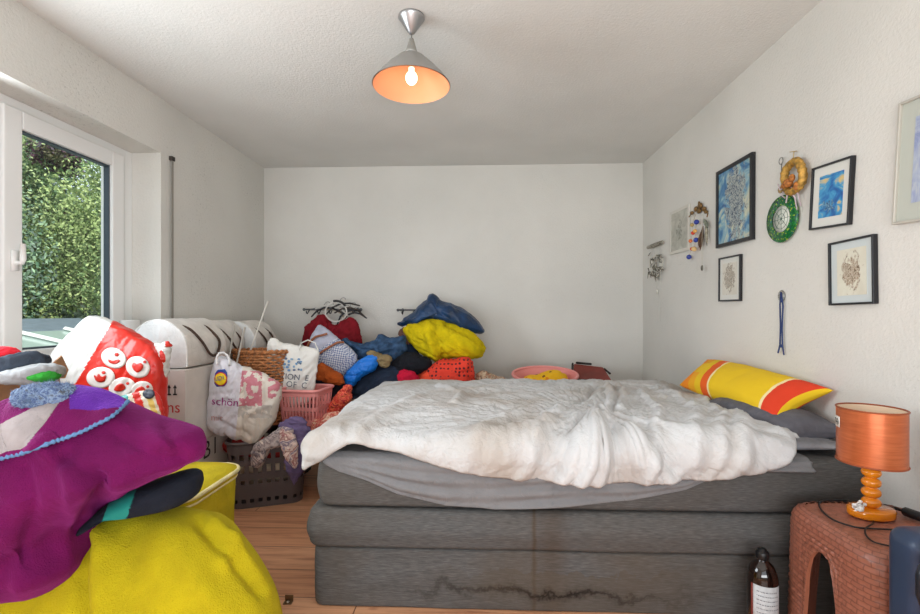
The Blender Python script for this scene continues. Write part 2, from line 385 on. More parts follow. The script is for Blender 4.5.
for (a, b) in ((1.957, 2.605), (.675, 1.84)):
    m = MB(); rectframe(m, XW-.055, XW+.018, a-.02, b+.02, WZ0+.045, WZ1-.045, .085)
    s = m.build('sash', pvc, win, smooth=False, bevel=.006)
    m = MB(); rectframe(m, XW-.03, XW+.0, a+.064, b-.064, WZ0+.129, WZ1-.129, .009); m.build('gasket', gasket, s, smooth=False)
    MB().add([(XW-.02, a+.06, WZ0+.125), (XW-.02, b-.06, WZ0+.125), (XW-.02, b-.06, WZ1-.125), (XW-.02, a+.06, WZ1-.125)], [(0, 1, 2, 3)]).build('pane', gl.m, s, smooth=False)
m = MB(); m.box((XW+.018, 1.965, 1.30), (XW+.03, 1.995, 1.39)); m.tube([(XW+.03, 1.98, 1.335), (XW+.06, 1.98, 1.335), (XW+.062, 1.98, 1.35), (XW+.062, 1.98, 1.42)], [.009, .009, .012, .010], 10)
m.build('handle', mat('handle_white', (238, 238, 236), .3), win)
# outer reveal and roller shutter guide
m = MB(); m.box((-2.225, 2.625, WZ0-.05), (-2.185, 2.71, WZ1)); m.box((-2.28, WY0, WZ0-.08), (-2.18, WY1, WZ0-.04))
struct(m.build('trim_2', mat('outer_reveal', (232, 238, 242), .6), smooth=False, bevel=.004))
# roller-shutter belt
bt = thing('shutter_belt', 'grey fabric roller-shutter pull strap hanging beside the window reveal', 'shutter strap', (XL, 2.80, .8))
MB().box((XL+.012, 2.787, .8), (XL+.014, 2.806, 2.065)).build('strap', mat('belt_grey', (150, 146, 138), .8), bt, smooth=False)
MB().box((XL, 2.782, 2.06), (XL+.02, 2.812, 2.085)).build('guide', mat('dark_guide', (60, 56, 52), .5), bt, smooth=False)
MB().box((XL, 2.77, .72), (XL+.025, 2.825, .84)).build('winder_plate', pvc, bt, smooth=False, bevel=.004)
# the lamp-lit ceiling pendant
steel = mat('brushed_steel', (176, 176, 178), .34, metal=.9)
def pendant():
    c = onZ(411.5, 17, ZC); x, y = c[0], 2.01
    t = thing('pendant_lamp', 'lit grey metal ceiling pendant lamp with orange-glowing cone shade', 'lamp', (x, y, ZC))
    MB().lathe((x, y, ZC), [(.058, 0), (.058, -.006), (.052, -.014), (.014, -.072), (.008, -.076), (.001, -.078)], 40).build('ceiling_canopy', steel, t)
    MB().tube([(x, y, ZC-.07), (x, y, 2.315)], .0025, 8).build('cord', mat('cord_grey', (90, 90, 90), .5), t)
    outer = [(.004, 2.318), (.010, 2.312), (.016, 2.29), (.024, 2.262), (.030, 2.247)]
    MB().lathe((x, y, 0), outer, 32).build('socket_cover', mat('satin_grey', (160, 158, 152), .45, metal=.5), t)
    sh = [(.030, 2.247), (.060, 2.228), (.105, 2.186), (.140, 2.148), (.168, 2.112), (.1705, 2.108)]
    nt = NT('lamp_shade_glass'); nt.b.inputs['Base Color'].default_value = (*srgb((244, 172, 128)), 1); nt.b.inputs['Roughness'].default_value = .45
    o1 = MB().lathe((x, y, 0), sh, 64, cap=False).build('shade', [mat('shade_grey', (158, 156, 152), .45, metal=.35)], t)
    ins = [(r-.003, z-.003) for r, z in sh]
    MB().lathe((x, y, 0), ins[::-1], 64, cap=False).build('shade_lining', nt.m, t)
    for p in (o1.data.polygons,): pass
    MB().lathe((x, y, 0), [(.014, 2.225), (.014, 2.19), (.012, 2.185)], 20).build('bulb_socket', mat('cream_plastic', (235, 215, 190), .4), t)
    b = MB().ball((x, y, 2.142), (.026, .026, .030), 20); b.tube([(x, y, 2.16), (x, y, 2.187)], .012, 16)
    b.build('bulb', mat('glowing_bulb', (255, 250, 240), .5, emit=(255, 226, 190), estr=4.5), t)
    li = bpy.data.lights.new('bulb_light', 'POINT'); li.energy = .45; li.color = (1, .74, .55); li.shadow_soft_size = .028
    lo = bpy.data.objects.new('bulb_light', li); C.objects.link(lo); lo.location = (x, y, 2.10)
pendant()
# ------------------------------------------------------------------ daylight, and fill lights added behind the camera
wd = bpy.data.worlds.new('world'); sc.world = wd; wd.use_nodes = True
bg = wd.node_tree.nodes['Background']; bg.inputs[0].default_value = (.80, .90, 1.0, 1); bg.inputs[1].default_value = 1.7
def area(name, loc, rot, sx, sy, e, col=(1, 1, 1)):
    l = bpy.data.lights.new(name, 'AREA'); l.shape = 'RECTANGLE'; l.size = sx; l.size_y = sy; l.energy = e; l.color = col
    o = bpy.data.objects.new(name, l); C.objects.link(o); o.location = loc; o.rotation_euler = rot; return o
area('rear_fill_light', (0, YF+.02, 1.35), (PI/2, 0, 0), 2.3, 1.5, 13, (.96, .98, 1))  # added frontal fill from behind the camera, no known window there
area('rear_ceiling_fill', (0, YF+.2, .75), (PI/2+.55, 0, 0), 2.3, .7, 60, (.96, .98, 1))  # added fill aimed upward to brighten the ceiling
area('left_window_daylight', (-2.0, 1.25, 1.5), (0, -PI/2, 0), 1.05, 1.1, 38, (.88, .95, 1))
sun = bpy.data.lights.new('sun', 'SUN'); sun.energy = 5.5; sun.angle = .02; sun.color = (1, .95, .85)
so = bpy.data.objects.new('sun', sun); C.objects.link(so); so.rotation_euler = Vector((-.75, .35, -.75)).to_track_quat('-Z', 'Y').to_euler(); so.location = (0, 0, 6)

# ================================================================== outside
struct(boxo('ground', (-30, -20, -.9), (-2.5, 30, -.8), mat('garden_ground', (74, 92, 52), .95, var=.3), bevel=0))
def tree(label, cx, cy, zc, R, cols, n, seed, leaf=.11, group='garden trees outside the window', tw=1.0):
    r = np.random.default_rng(seed); t = thing('garden_tree', label, 'tree', (cx, cy, -.8), group)
    MB().tube([(cx, cy, -.8), (cx+.05, cy, zc*.4), (cx-.05, cy+.1, zc)], [.16*tw, .12*tw, .07*tw], 10).build('trunk', mat('bark', (84, 68, 54), .95, var=.2), t)
    cl = r.normal(size=(26, 3)); cl /= np.linalg.norm(cl, axis=1)[:, None]; cl *= r.uniform(.35, .85, 26)[:, None]
    k = r.integers(0, 26, n); d = r.normal(size=(n, 3)); d /= np.linalg.norm(d, axis=1)[:, None]
    P = (cl[k] + d*r.uniform(.12, .42, n)[:, None])*np.array(R)+np.array([cx, cy, zc])
    a = r.normal(size=(n, 3)); a /= np.linalg.norm(a, axis=1)[:, None]; b = np.cross(a, r.normal(size=(n, 3))); b /= np.linalg.norm(b, axis=1)[:, None]
    s = leaf*r.uniform(.6, 1.3, n)[:, None]
    V = np.stack([P-a*s, P+b*s*.5, P+a*s, P-b*s*.5], 1).reshape(-1, 3); Fc = np.arange(4*n).reshape(-1, 4)
    mats = [mat('leaf_%d_%d_%d' % c, c, .7) for c in cols]
    mi = (np.clip(((k*7919) % 26)/26*len(cols)+r.uniform(-.6, .6, n), 0, len(cols)-.01)).astype(int)
    mk('foliage', V, Fc.tolist(), mats, t, smooth=False, midx=mi)
G1 = [(114, 146, 98), (142, 168, 118), (172, 190, 138), (100, 130, 98)]; G2 = [(90, 124, 98), (114, 146, 116), (142, 170, 136), (106, 124, 110)]
tree('yellow-green leafy tree at the far right edge of the window view', -8.6, 9.6, 2.0, (1.6, 1.7, 2.8), [(140, 160, 98), (160, 176, 116), (112, 138, 86)], 46000, 1, .04)
tree('tall mid-green tree filling the middle of the window view', -10.2, 9.4, 2.6, (2.0, 1.9, 3.6), G1, 46000, 2, .045)
tree('bluish-green bushy tree at the left of the window view', -10.0, 7.6, 2.4, (2.0, 1.8, 3.4), G2, 46000, 3, .045)
tree('dark shrub with purple-brown leaves high among the green trees', -8.9, 9.5, 4.6, (.6, .7, .6), [(112, 76, 92), (96, 84, 96), (120, 116, 88)], 5000, 4, .045, tw=.2)
tree('large green background tree beyond the others', -13.5, 13.5, 3.2, (3.2, 3.2, 4.2), G1+G2, 30000, 5, .11)
tree('large dark background tree left of the window view', -14.5, 8.5, 3.4, (3.0, 3.6, 4.4), G2, 26000, 6, .11)
tree('low dark hedge plant just above the glass roof', -7.9, 8.4, .15, (1.0, 1.9, 1.0), [(52, 72, 46), (70, 92, 58), (40, 56, 38)], 16000, 8, .055)
def glasshouse():
    t = thing('glass_roof_annex', 'low neighbouring annex with slate ridge and pale framed glass roof below the window', 'building', (-5.2, 5.4, -.8))
    MB().box((-6.6, 3.4, -.8), (-4.0, 7.2, .42)).build('wall', mat('annex_wall', (190, 192, 190), .8), t, smooth=False)
    m = MB(); A = [(-4.0, 3.4, .42), (-4.0, 7.2, .42), (-6.0, 7.2, .86), (-6.0, 3.4, .86)]
    m.add(A+[(x, y, z-.04) for x, y, z in A], [(0, 1, 2, 3), (7, 6, 5, 4), (0, 4, 5, 1), (1, 5, 6, 2), (2, 6, 7, 3), (3, 7, 4, 0)])
    m.build('glass_roof', mat('roof_glass', (150, 168, 160), .15, spec=.8), t, smooth=False)
    m = MB()
    for i in range(6):
        y = 3.4+i*.76; m.tube([(-4.0, y, .44), (-6.0, y, .88)], .035, 4)
    m.tube([(-4.0, 3.4, .44), (-4.0, 7.2, .44)], .045, 4); m.tube([(-5.0, 3.4, .66), (-5.0, 7.2, .66)], .025, 4)
    m.build('glazing_bars', mat('pale_bars', (214, 218, 212), .5), t, smooth=False)
    A = [(-6.0, 3.2, .84), (-6.0, 7.6, .84), (-7.2, 8.0, 1.02), (-7.2, 3.0, 1.02)]
    MB().add(A+[(x, y, z-.12) for x, y, z in A], [(0, 1, 2, 3), (7, 6, 5, 4), (0, 4, 5, 1), (1, 5, 6, 2), (2, 6, 7, 3), (3, 7, 4, 0)]).build('slate_roof', mat('slate', (92, 104, 112), .7, var=.1), t, smooth=False)
glasshouse()
# ================================================================== bed
BX0, BX1, BY0, BY1 = -.625, XR-.004, 1.713, 3.11
def upholstery(name, stain):
    nt = NT(name); v = coords(nt, (22, 22, 260)); n1 = nt.n('ShaderNodeTexNoise', Scale=1.5, Detail=4.0); nt.l(v, n1.inputs['Vector'])
    col = ramp(nt, n1.outputs['Fac'], [(.3, (76, 76, 76)), (.55, (92, 92, 92)), (.75, (108, 108, 107))])
    vb = coords(nt); 
    if stain:
        tc = nt.n('ShaderNodeTexCoord'); sx = nt.n('ShaderNodeSeparateXYZ'); nt.l(tc.outputs['Object'], sx.inputs[0])
        def mth(op, a, b=None):
            n = nt.n('ShaderNodeMath', operation=op)
            for i, x in enumerate((a, b)):
                if x is None: continue
                if isinstance(x, (int, float)): n.inputs[i].default_value = x
                else: nt.l(x, n.inputs[i])
            return n.outputs[0]
        def gauss(x, c, w): d = mth('DIVIDE', mth('SUBTRACT', x, c), w); return mth('POWER', 2.718, mth('MULTIPLY', mth('MULTIPLY', d, d), -1.0))
        nw = nt.n('ShaderNodeTexNoise', Scale=6.0, Detail=5.0, Roughness=.65); nt.l(vb, nw.inputs['Vector'])
        X, Z = sx.outputs[0], sx.outputs[2]
        # waterline: a ragged dark rim above the floor, warped by noise
        edge = mth('ADD', mth('MULTIPLY', mth('SUBTRACT', nw.outputs['Fac'], .5), .24), .072)
        if stain == 1:
            line = mth('MULTIPLY', gauss(mth('SUBTRACT', Z, edge), 0, .009), gauss(X, .25, .40))
            band = mth('MULTIPLY', gauss(mth('SUBTRACT', Z, edge), 0, .024), gauss(X, .27, .38))
            wash = mth('MULTIPLY', mth('LESS_THAN', Z, mth('ADD', edge, .08)), mth('MULTIPLY', gauss(X, .35, .4), .5))
        else: line = band = wash = None
        drip = gauss(mth('ADD', X, mth('MULTIPLY', mth('SUBTRACT', nw.outputs['Fac'], .5), .03)), .205, .008)
        cloud = mth('MULTIPLY', gauss(X, .27, .05), nw.outputs['Fac'])
        tot = mth('ADD', mth('MULTIPLY', drip, .55), mth('MULTIPLY', cloud, .7))
        def over(c1, fac, c):
            mx = nt.n('ShaderNodeMixRGB'); nt.l(mth('MINIMUM', fac, .9), mx.inputs[0]); nt.l(c1, mx.inputs[1]); mx.inputs[2].default_value = (*srgb(c), 1); return mx.outputs[0]
        col = over(col, tot, (72, 52, 34))
        if stain == 1: col = over(col, wash, (86, 76, 64)); col = over(col, mth('MULTIPLY', band, .6), (56, 48, 40)); col = over(col, mth('MULTIPLY', line, .85), (26, 22, 20))
        nb = nt.n('ShaderNodeTexNoise', Scale=2.2, Detail=4.0); nt.l(vb, nb.inputs['Vector'])
        col = over(col, mth('MULTIPLY', mth('MAXIMUM', mth('SUBTRACT', nb.outputs['Fac'], .45), 0.0), 2.4 if stain == 1 else 1.2), (88, 76, 62))
    nt.l(col, nt.b.inputs['Base Color']); nt.b.inputs['Roughness'].default_value = .9; nt.b.inputs['Specular IOR Level'].default_value = .2
    n3 = nt.n('ShaderNodeTexNoise', Scale=2.0, Detail=4.0); v3 = coords(nt, (60, 60, 260)); nt.l(v3, n3.inputs['Vector']); setbump(nt, n3.outputs['Fac'], .5, .002)
    return nt.m
def slab(name, x0, x1, y0, y1, z0, z1, rad, m, parent, bul=.008, bottomless=False):
    """upholstered block: rounded rectangle plan, bulging sides, soft edges"""
    per = []; rc = .045; nx, ny = 90, 60
    for (cx, cy, a0) in ((x1-rc, y0+rc, -PI/2), (x1-rc, y1-rc, 0), (x0+rc, y1-rc, PI/2), (x0+rc, y0+rc, PI)):
        for k in range(9): a = a0+PI/2*k/8; per.append((cx+rc*math.cos(a), cy+rc*math.sin(a), math.cos(a), math.sin(a)))
    # densify straight runs
    P = []; n = len(per)
    for i in range(n):
        a, b = per[i], per[(i+1) % n]; P.append(a); d = math.hypot(b[0]-a[0], b[1]-a[1])
        for k in range(1, int(d/.03)): t = k/int(d/.03); P.append(tuple(a[j]+(b[j]-a[j])*t for j in range(4)))
    P = np.array(P); n = len(P); prof = []
    for k in range(7): a = PI/2*k/6; prof.append((-rad*(1-math.sin(a)), z0+rad*(1-math.cos(a))))
    for k in range(1, 8): t = k/8; prof.append((bul*math.sin(PI*t), z0+rad+(z1-z0-2*rad)*t))
    for k in range(7): a = PI/2*k/6; prof.append((-rad*(1-math.cos(a)), z1-rad+rad*math.sin(a)))
    rows = []
    for o, z in prof: rows.append(np.stack([P[:, 0]+P[:, 2]*o, P[:, 1]+P[:, 3]*o, np.full(n, z)], -1))
    V = np.concatenate(rows); N = np.tile(np.stack([P[:, 2], P[:, 3], 0*P[:, 0]], -1), (len(prof), 1))
    V = V+N*(.004*fbm(V*np.array([3, 3, 14.]), 3))[:, None]
    Fc = gridfaces(len(prof), n, True).tolist(); Fc += [tuple(reversed(range(n))), tuple((len(prof)-1)*n+k for k in range(n))]
    return mk(name, V, Fc, m, parent)
bed = thing('box_spring_bed', 'grey upholstered box spring bed with stained front side', 'bed', (0, 2.4, 0))
slab('base_box', BX0-.006, BX1, BY0+.004, BY1, .0, .224, .012, upholstery('grey_upholstery_base', 1), bed, .003)
slab('box_spring', BX0-.022, BX1, BY0-.012, BY1, .226, .374, .028, upholstery('grey_upholstery_spring', 2), bed, .010)
slab('mattress', BX0+.014, BX1, BY0, BY1, .376, .572, .03, upholstery('grey_upholstery_mattress', 2), bed, .010)
# --- cloth laid over the bed: flat cloth coordinates folded over the edges
def fold_map(a, b, ztop, R, out):
    def f(s):
        th = np.clip(s/R, 0, PI/2); o = R*np.sin(th); d = R*(1-np.cos(th)); e = np.maximum(s-R*PI/2, 0); return np.where(s > 0, o, s), np.where(s > 0, d+e, 0)
    sa = (BX0-out+R)-a; sb = (BY0-out+R)-b; sb2 = b-(BY1+out-R)
    oa, da = f(sa); ob, db = f(sb); o2, d2 = f(sb2)
    X = np.where(sa > 0, (BX0-out+R)-oa, a); Y = np.where(sb > 0, (BY0-out+R)-ob, b); Y = np.where(sb2 > 0, (BY1+out-R)+o2, Y)
    both = (sa > 0) & (sb > 0); corner = np.where(both, np.sqrt(np.maximum(sa, 0)*np.maximum(sb, 0)), 0)
    D = np.where(both, np.maximum(da, db), np.maximum(np.maximum(da, db), d2))
    X = X-corner*.0; Y = Y-corner*.0
    return X, Y, ztop-D
def segdist(A, B, L):
    best = np.full(A.shape, 1e9)
    for p, q in zip(L[:-1], L[1:]):
        p = np.array(p[:2]); q = np.array(q[:2]); d = q-p; t = np.clip(((A-p[0])*d[0]+(B-p[1])*d[1])/(d@d), 0, 1)
        best = np.minimum(best, np.hypot(A-p[0]-t*d[0], B-p[1]-t*d[1]))
    return best
def duvet():
    nu, nv = 420, 260; p, q = np.meshgrid(np.linspace(0, 1, nu), np.linspace(0, 1, nv))
    zt = .628
    # flat outline: left and right edge per row, front edge per column
    bback = 3.09
    fx = [-.80, -.66, -.60, -.53, -.49, -.42, -.29, -.14, 0, .15, .33, .51, .66, .80, 1.0, 1.15, 1.3]
    fs = [.10, .12, .095, .055, .035, .042, .058, .10, .13, .145, .152, .155, .145, .135, .105, .07, .05]
    aL = -.625-.055+.02*np.sin(q*9); aR = 1.185+.04*(1-q)+.02*np.sin(q*7)
    A = aL+(aR-aL)*p; bf = BY0-.03+.055 - np.interp(A, fx, fs)
    rr = np.clip((A-1.02)/.16, 0, 1); bf = bf+.10*rr**3
    B = bback+(bf-bback)*q
    X, Y, Z = fold_map(A, B, zt, .055, .022)
    V = np.stack([X, Y, Z], -1).reshape(-1, 3); Fq = gridfaces(nv, nu)
    N = vnormals(V, Fq); N *= np.sign(N[:, 2].sum())
    A = A.ravel(); B = B.ravel(); P3 = np.stack([A, B, 0*A], -1)
    # plump body
    ed = np.minimum(np.minimum(p, 1-p)*4.2, np.minimum(q, 1-q)*3.0).ravel(); pl = np.sqrt(np.clip(ed, 0, 1)*(2-np.clip(ed, 0, 1)))
    H_ = .045*pl + .018*fbm(P3*2.4+3, 2)*pl
    knot = onZ(597, 422, .66)[:2]
    ang = np.arctan2(B-knot[1], A-knot[0]); dist = np.hypot(A-knot[0], B-knot[1])
    # folds running out from the pinch point towards the front and left
    rad = np.sin(ang*9+1.2*pn(P3*3))*np.exp(-((dist-.28)/.26)**2)*sstep(-np.sin(ang), -.15, .5)
    H_ += .022*rad
    # long crumples, warped
    cr = folds(P3*np.array([1, 1.25, 1]), 3.6, .9, 3, 2.2)
    cr2 = folds(P3*np.array([1.15, 1, 1]), 9.5, .9, 3, 8.0)
    PR = np.stack([ang*.95+.10*pn(P3*3.1), dist*.30+.06*pn(P3*2.3+9), 0*dist], -1); cr2 = .72*folds(PR, 8.5, .35, 3, 8.0)+.35*cr2
    cr4 = folds(PR, 19, .4, 2, 3.0)
    cr3 = folds(P3, 24, .8, 2, 4.0)
    crump = .35+.75*sstep(A, -.1, .6)
    H_ += .014*cr*(.5+.6*crump)+.0105*cr2*(.45+crump*.6)+.0042*cr4*(.5+.5*crump)+.0014*cr3
    def ridge(pts, w, a):
        L = [onZ(u, v, .66) for u, v in pts]; d = segdist(A, B, L); return 1.25*a*np.exp(-(d/w)**2)
    for pts, w, a in [([(597, 422), (560, 447), (500, 476)], .022, .022), ([(603, 424), (575, 455), (535, 483)], .02, .024), ([(604, 428), (602, 455), (598, 482)], .018, .02),
                      ([(560, 418), (530, 440), (470, 462)], .024, .018), ([(545, 414), (500, 424), (450, 445)], .03, .014), ([(607, 420), (612, 404), (608, 392)], .016, .022),
                      ([(620, 418), (624, 400), (616, 390)], .016, .018), ([(575, 410), (590, 402), (594, 390)], .02, -.02), ([(597, 420), (607, 422)], .02, -.03),
                      ([(735, 398), (745, 420), (738, 440), (700, 466)], .03, .02), ([(668, 395), (700, 415), (690, 440), (655, 470)], .022, .014),
                      ([(640, 398), (660, 420), (650, 450)], .018, .013), ([(700, 396), (725, 420), (715, 445), (690, 460)], .018, .013),
                      ([(440, 390), (462, 400), (455, 410)], .02, .014), ([(800, 440), (790, 452)], .03, .01), ([(420, 400), (380, 420), (350, 440)], .03, .01)]:
        H_ += ridge(pts, w, a)
    V = V+N*H_[:, None]
    V[:, 2] = np.maximum(V[:, 2], np.where((V[:, 1] > BY0) & (V[:, 0] > BX0), .585, -9))
    # lower side a little inside to close the body at the hem
    N2 = vnormals(V, Fq); N2 *= np.sign(N2[:, 2].sum())
    return V, Fq
V, Fq = duvet()
nt = NT('crumpled_white_cotton'); v = coords(nt)
n1 = nt.n('ShaderNodeTexNoise', Scale=3.0, Detail=5.0); nt.l(v, n1.inputs['Vector'])
nt.l(ramp(nt, n1.outputs['Fac'], [(.36, (184, 178, 172)), (.54, (202, 203, 204))]), nt.b.inputs['Base Color'])
wrinkle(nt, .0022, 20, .0007, 140)
nt.b.inputs['Roughness'].default_value = .95; nt.b.inputs['Specular IOR Level'].default_value = .15; cotton = nt.m
tag(mk('duvet', V, Fq.tolist(), cotton, solid=.012), 'crumpled off-white duvet spread over the bed and hanging over its front edge', 'duvet')
def sheet():
    nu, nv = 260, 90; p, q = np.meshgrid(np.linspace(0, 1, nu), np.linspace(0, 1, nv))
    fx = [-.60, -.58, -.52, -.42, -.30, -.12, .06, .30, .55, .75, .9]
    fs = [-.02, .03, .06, .09, .14, .18, .19, .175, .15, .11, .04]
    A = -.615+(1.2+.615)*p; s = np.interp(A, fx, fs); bf = BY0-.006+.035-s-.02
    B = 2.3+(bf-2.3)*q; X, Y, Z = fold_map(A, B, .578, .035, .006)
    V = np.stack([X, Y, Z], -1).reshape(-1, 3); Fq = gridfaces(nv, nu); N = vnormals(V, Fq); N *= np.sign(N[:, 2].sum())
    fr = np.clip((B-(BY0))/-.25, 0, 1); rel = np.clip((BY0-B)/np.maximum(BY0-bf, .02), 0, 1)
    ph = rel*3.3*PI + 1.5*pn(np.stack([A*1.6, B*0, 0*A], -1))
    Hh = .017*np.sin(ph)**2*(rel > 0)*(.4+.6*np.abs(pn(np.stack([A*2+7, rel*2, 0*A], -1)))*2)+.004
    V = V+N*Hh.ravel()[:, None]; return V, Fq
V, Fq = sheet()
sheetm = cloth('grey_jersey', (128, 128, 130), var=.03, sheen=.05)
tag(mk('fitted_sheet', V, Fq.tolist(), sheetm, solid=.004), 'loose light grey fitted sheet sagging out under the duvet at the bed front', 'sheet')

# ------------------------------------------------------------------ pillows
def pillow(name, corners, thick, mats, label, cat, matfn=None, wr=.004, freq=7, n=56, pinch=.10, up=None, seed=0, parent=None):
    A, B, Cc, D = [np.array(c, float) for c in corners]       # A->B short edge, A->D long edge
    s, t = np.meshgrid(np.linspace(0, 1, n*2), np.linspace(0, 1, n)); s0, t0 = s.copy(), t.copy()
    e = lambda x: 4*x*(1-x)
    s = s+(.5-s)*pinch*e(t)*1.0*(abs(2*s-1)**2); t = t+(.5-t)*pinch*e(s0)*(abs(2*t-1)**2)
    base = (A[None, None]*((1-s)*(1-t))[..., None]+B*((1-s)*t)[..., None]+Cc*(s*t)[..., None]+D*(s*(1-t))[..., None])
    nrm = np.cross(D-A, B-A); nrm /= np.linalg.norm(nrm); nrm *= np.sign(nrm[2]) if abs(nrm[2]) > .2 else 1
    h = (e(s0)*e(t0))**.42*thick/2
    out = []
    for sg in (1, -1):
        P = base+nrm*(sg*h)[..., None]; w = folds(P, freq, .5, 3, seed+sg)*wr*np.minimum(1, (e(s0)*e(t0))*3+.15); P = P+nrm*(sg*w)[..., None]; out.append(P.reshape(-1, 3))
    V = np.concatenate(out); F1 = gridfaces(n, n*2); m_ = n*n*2; F2 = F1[:, ::-1]+m_
    b = []
    idx = np.arange(m_).reshape(n, n*2); loop = np.r_[idx[0, :], idx[1:, -1], idx[-1, -2::-1], idx[-2:0:-1, 0]]
    for i in range(len(loop)): a_, b_ = loop[i], loop[(i+1) % len(loop)]; b.append((b_, a_, a_+m_, b_+m_))
    if np.dot(np.cross(V[F1[0][1]]-V[F1[0][0]], V[F1[0][2]]-V[F1[0][0]]), nrm) < 0: F1 = F1[:, ::-1]; F2 = F2[:, ::-1]; b = [f[::-1] for f in b]
    Fc = F1.tolist()+F2.tolist()+b; uv = np.concatenate([np.stack([s0, t0], -1).reshape(-1, 2)]*2)
    mi = None
    if matfn: cu = np.array([uv[list(f)].mean(0) for f in Fc]); mi = matfn(cu[:, 0], cu[:, 1])
    o = mk(name, V, Fc, mats, parent, uv=uv, midx=mi)
    if label: tag(o, label, cat)
    return o
def stripes_mat():
    nt = NT('striped_cotton'); tc = nt.n('ShaderNodeTexCoord'); sp = nt.n('ShaderNodeSeparateXYZ'); nt.l(tc.outputs['UV'], sp.inputs[0])
    Y, O, R, Cr = (236, 196, 24), (240, 140, 20), (222, 62, 28), (246, 226, 170)
    c1 = ramp(nt, sp.outputs[0], [(0, Y), (.03, O), (.12, Y), (.19, Y), (.27, (232, 96, 24)), (.35, Cr), (.37, Y), (.85, Cr), (.87, R), (.985, Y)], 'CONSTANT')
    # checked corner patches in the first quarter
    c2 = ramp(nt, sp.outputs[1], [(0, O), (.3, Y), (.62, O)], 'CONSTANT')
    lt = nt.n('ShaderNodeMath', operation='LESS_THAN'); lt.inputs[1].default_value = .20; nt.l(sp.outputs[0], lt.inputs[0])
    m_ = nt.n('ShaderNodeMixRGB'); mul = nt.n('ShaderNodeMath', operation='MULTIPLY'); mul.inputs[1].default_value = .55; nt.l(lt.outputs[0], mul.inputs[0])
    nt.l(mul.outputs[0], m_.inputs[0]); nt.l(c1, m_.inputs[1]); nt.l(c2, m_.inputs[2]); nt.l(m_.outputs[0], nt.b.inputs['Base Color'])
    nt.b.inputs['Roughness'].default_value = .85; v = coords(nt); nz = nt.n('ShaderNodeTexNoise', Scale=260.0); nt.l(v, nz.inputs['Vector']); setbump(nt, nz.outputs['Fac'], .3, .001); return nt.m
pillow('striped_pillow', [(1.14, 2.66, .70), (1.39, 2.86, .825), (1.40, 1.87, .805), (1.19, 1.88, .675)], .16, stripes_mat(), 'yellow, orange and red striped pillow leaning on the wall at the bed head', 'pillow', pinch=.12, wr=.004, seed=3)
pillow('grey_pillow', [(1.10, 2.4, .63), (1.40, 2.45, .65), (1.405, 1.80, .655), (1.15, 1.80, .64)], .17, cloth('charcoal_satin', (98, 98, 106), rough=.6, bump=.2, sheen=.1), 'dark grey pillow squeezed under the striped pillow', 'pillow', seed=9, wr=.004)
pillow('light_grey_pillow', [(.95, 2.45, .60), (1.36, 2.5, .60), (1.385, 1.735, .612), (1.02, 1.74, .60)], .065, cloth('pale_grey_cotton', (140, 140, 145), sheen=.05), 'flat light grey pillow with a pointed corner below the dark grey pillow', 'pillow', seed=5, wr=.003)
# ================================================================== wall pictures
def picture(name, label, px4, fw, dep, fm, matte, mw, art, artm_rect=None, group=None):
    tl, tr, bl, br = [onX(u, v, XR-dep) for u, v in px4]
    for q_ in (tl, tr, bl, br): q_[0] = XR
    o_ = (tl+tr+bl+br)/4; ex = ((tr-tl)+(br-bl))/2; ey = ((tl-bl)+(tr-br))/2; w, h = np.linalg.norm(ex), np.linalg.norm(ey)
    ex /= w; ey = ey/h; ey = ey-ex*np.dot(ex, ey); ey /= np.linalg.norm(ey); nn = np.array([-1., 0, 0])
    t = thing(name, label, 'picture', tuple(o_), group)
    def P(x, y, z): return o_+ex*x+ey*y+nn*z
    def bx(mb, x0, x1, y0, y1, z0, z1):
        V = [P(x, y, z) for z in (z0, z1) for x, y in ((x0, y0), (x1, y0), (x1, y1), (x0, y1))]
        mb.add(V, [(0, 1, 2, 3), (4, 7, 6, 5), (0, 4, 5, 1), (1, 5, 6, 2), (2, 6, 7, 3), (3, 7, 4, 0)])
    m = MB(); W, Hh = w/2, h/2; bx(m, -W, -W+fw, -Hh, Hh, .001, dep); bx(m, W-fw, W, -Hh, Hh, .001, dep); bx(m, -W+fw, W-fw, -Hh, -Hh+fw, .001, dep); bx(m, -W+fw, W-fw, Hh-fw, Hh, .001, dep)
    m.build('picture_frame', fm, t, smooth=False, bevel=.002)
    m = MB(); bx(m, -W+fw, W-fw, -Hh+fw, Hh-fw, .001, dep*.55); m.build('mat_board', matte, t, smooth=False)
    mx, my = (mw if isinstance(mw, tuple) else (mw, mw)); x0, x1, y0, y1 = -W+fw+mx, W-fw-mx, -Hh+fw+my, Hh-fw-my
    z = dep*.55+.0015; V = [P(x0, y0, z), P(x1, y0, z), P(x1, y1, z), P(x0, y1, z)]+[P(x, y, z-.0012) for x, y in ((x0, y0), (x1, y0), (x1, y1), (x0, y1))]
    mk('artwork', V, [(0, 1, 2, 3), (4, 7, 6, 5), (0, 4, 5, 1), (1, 5, 6, 2), (2, 6, 7, 3), (3, 7, 4, 0)], art, t, smooth=False, uv=[(0, 0), (1, 0), (1, 1), (0, 1)]*2)
    return t
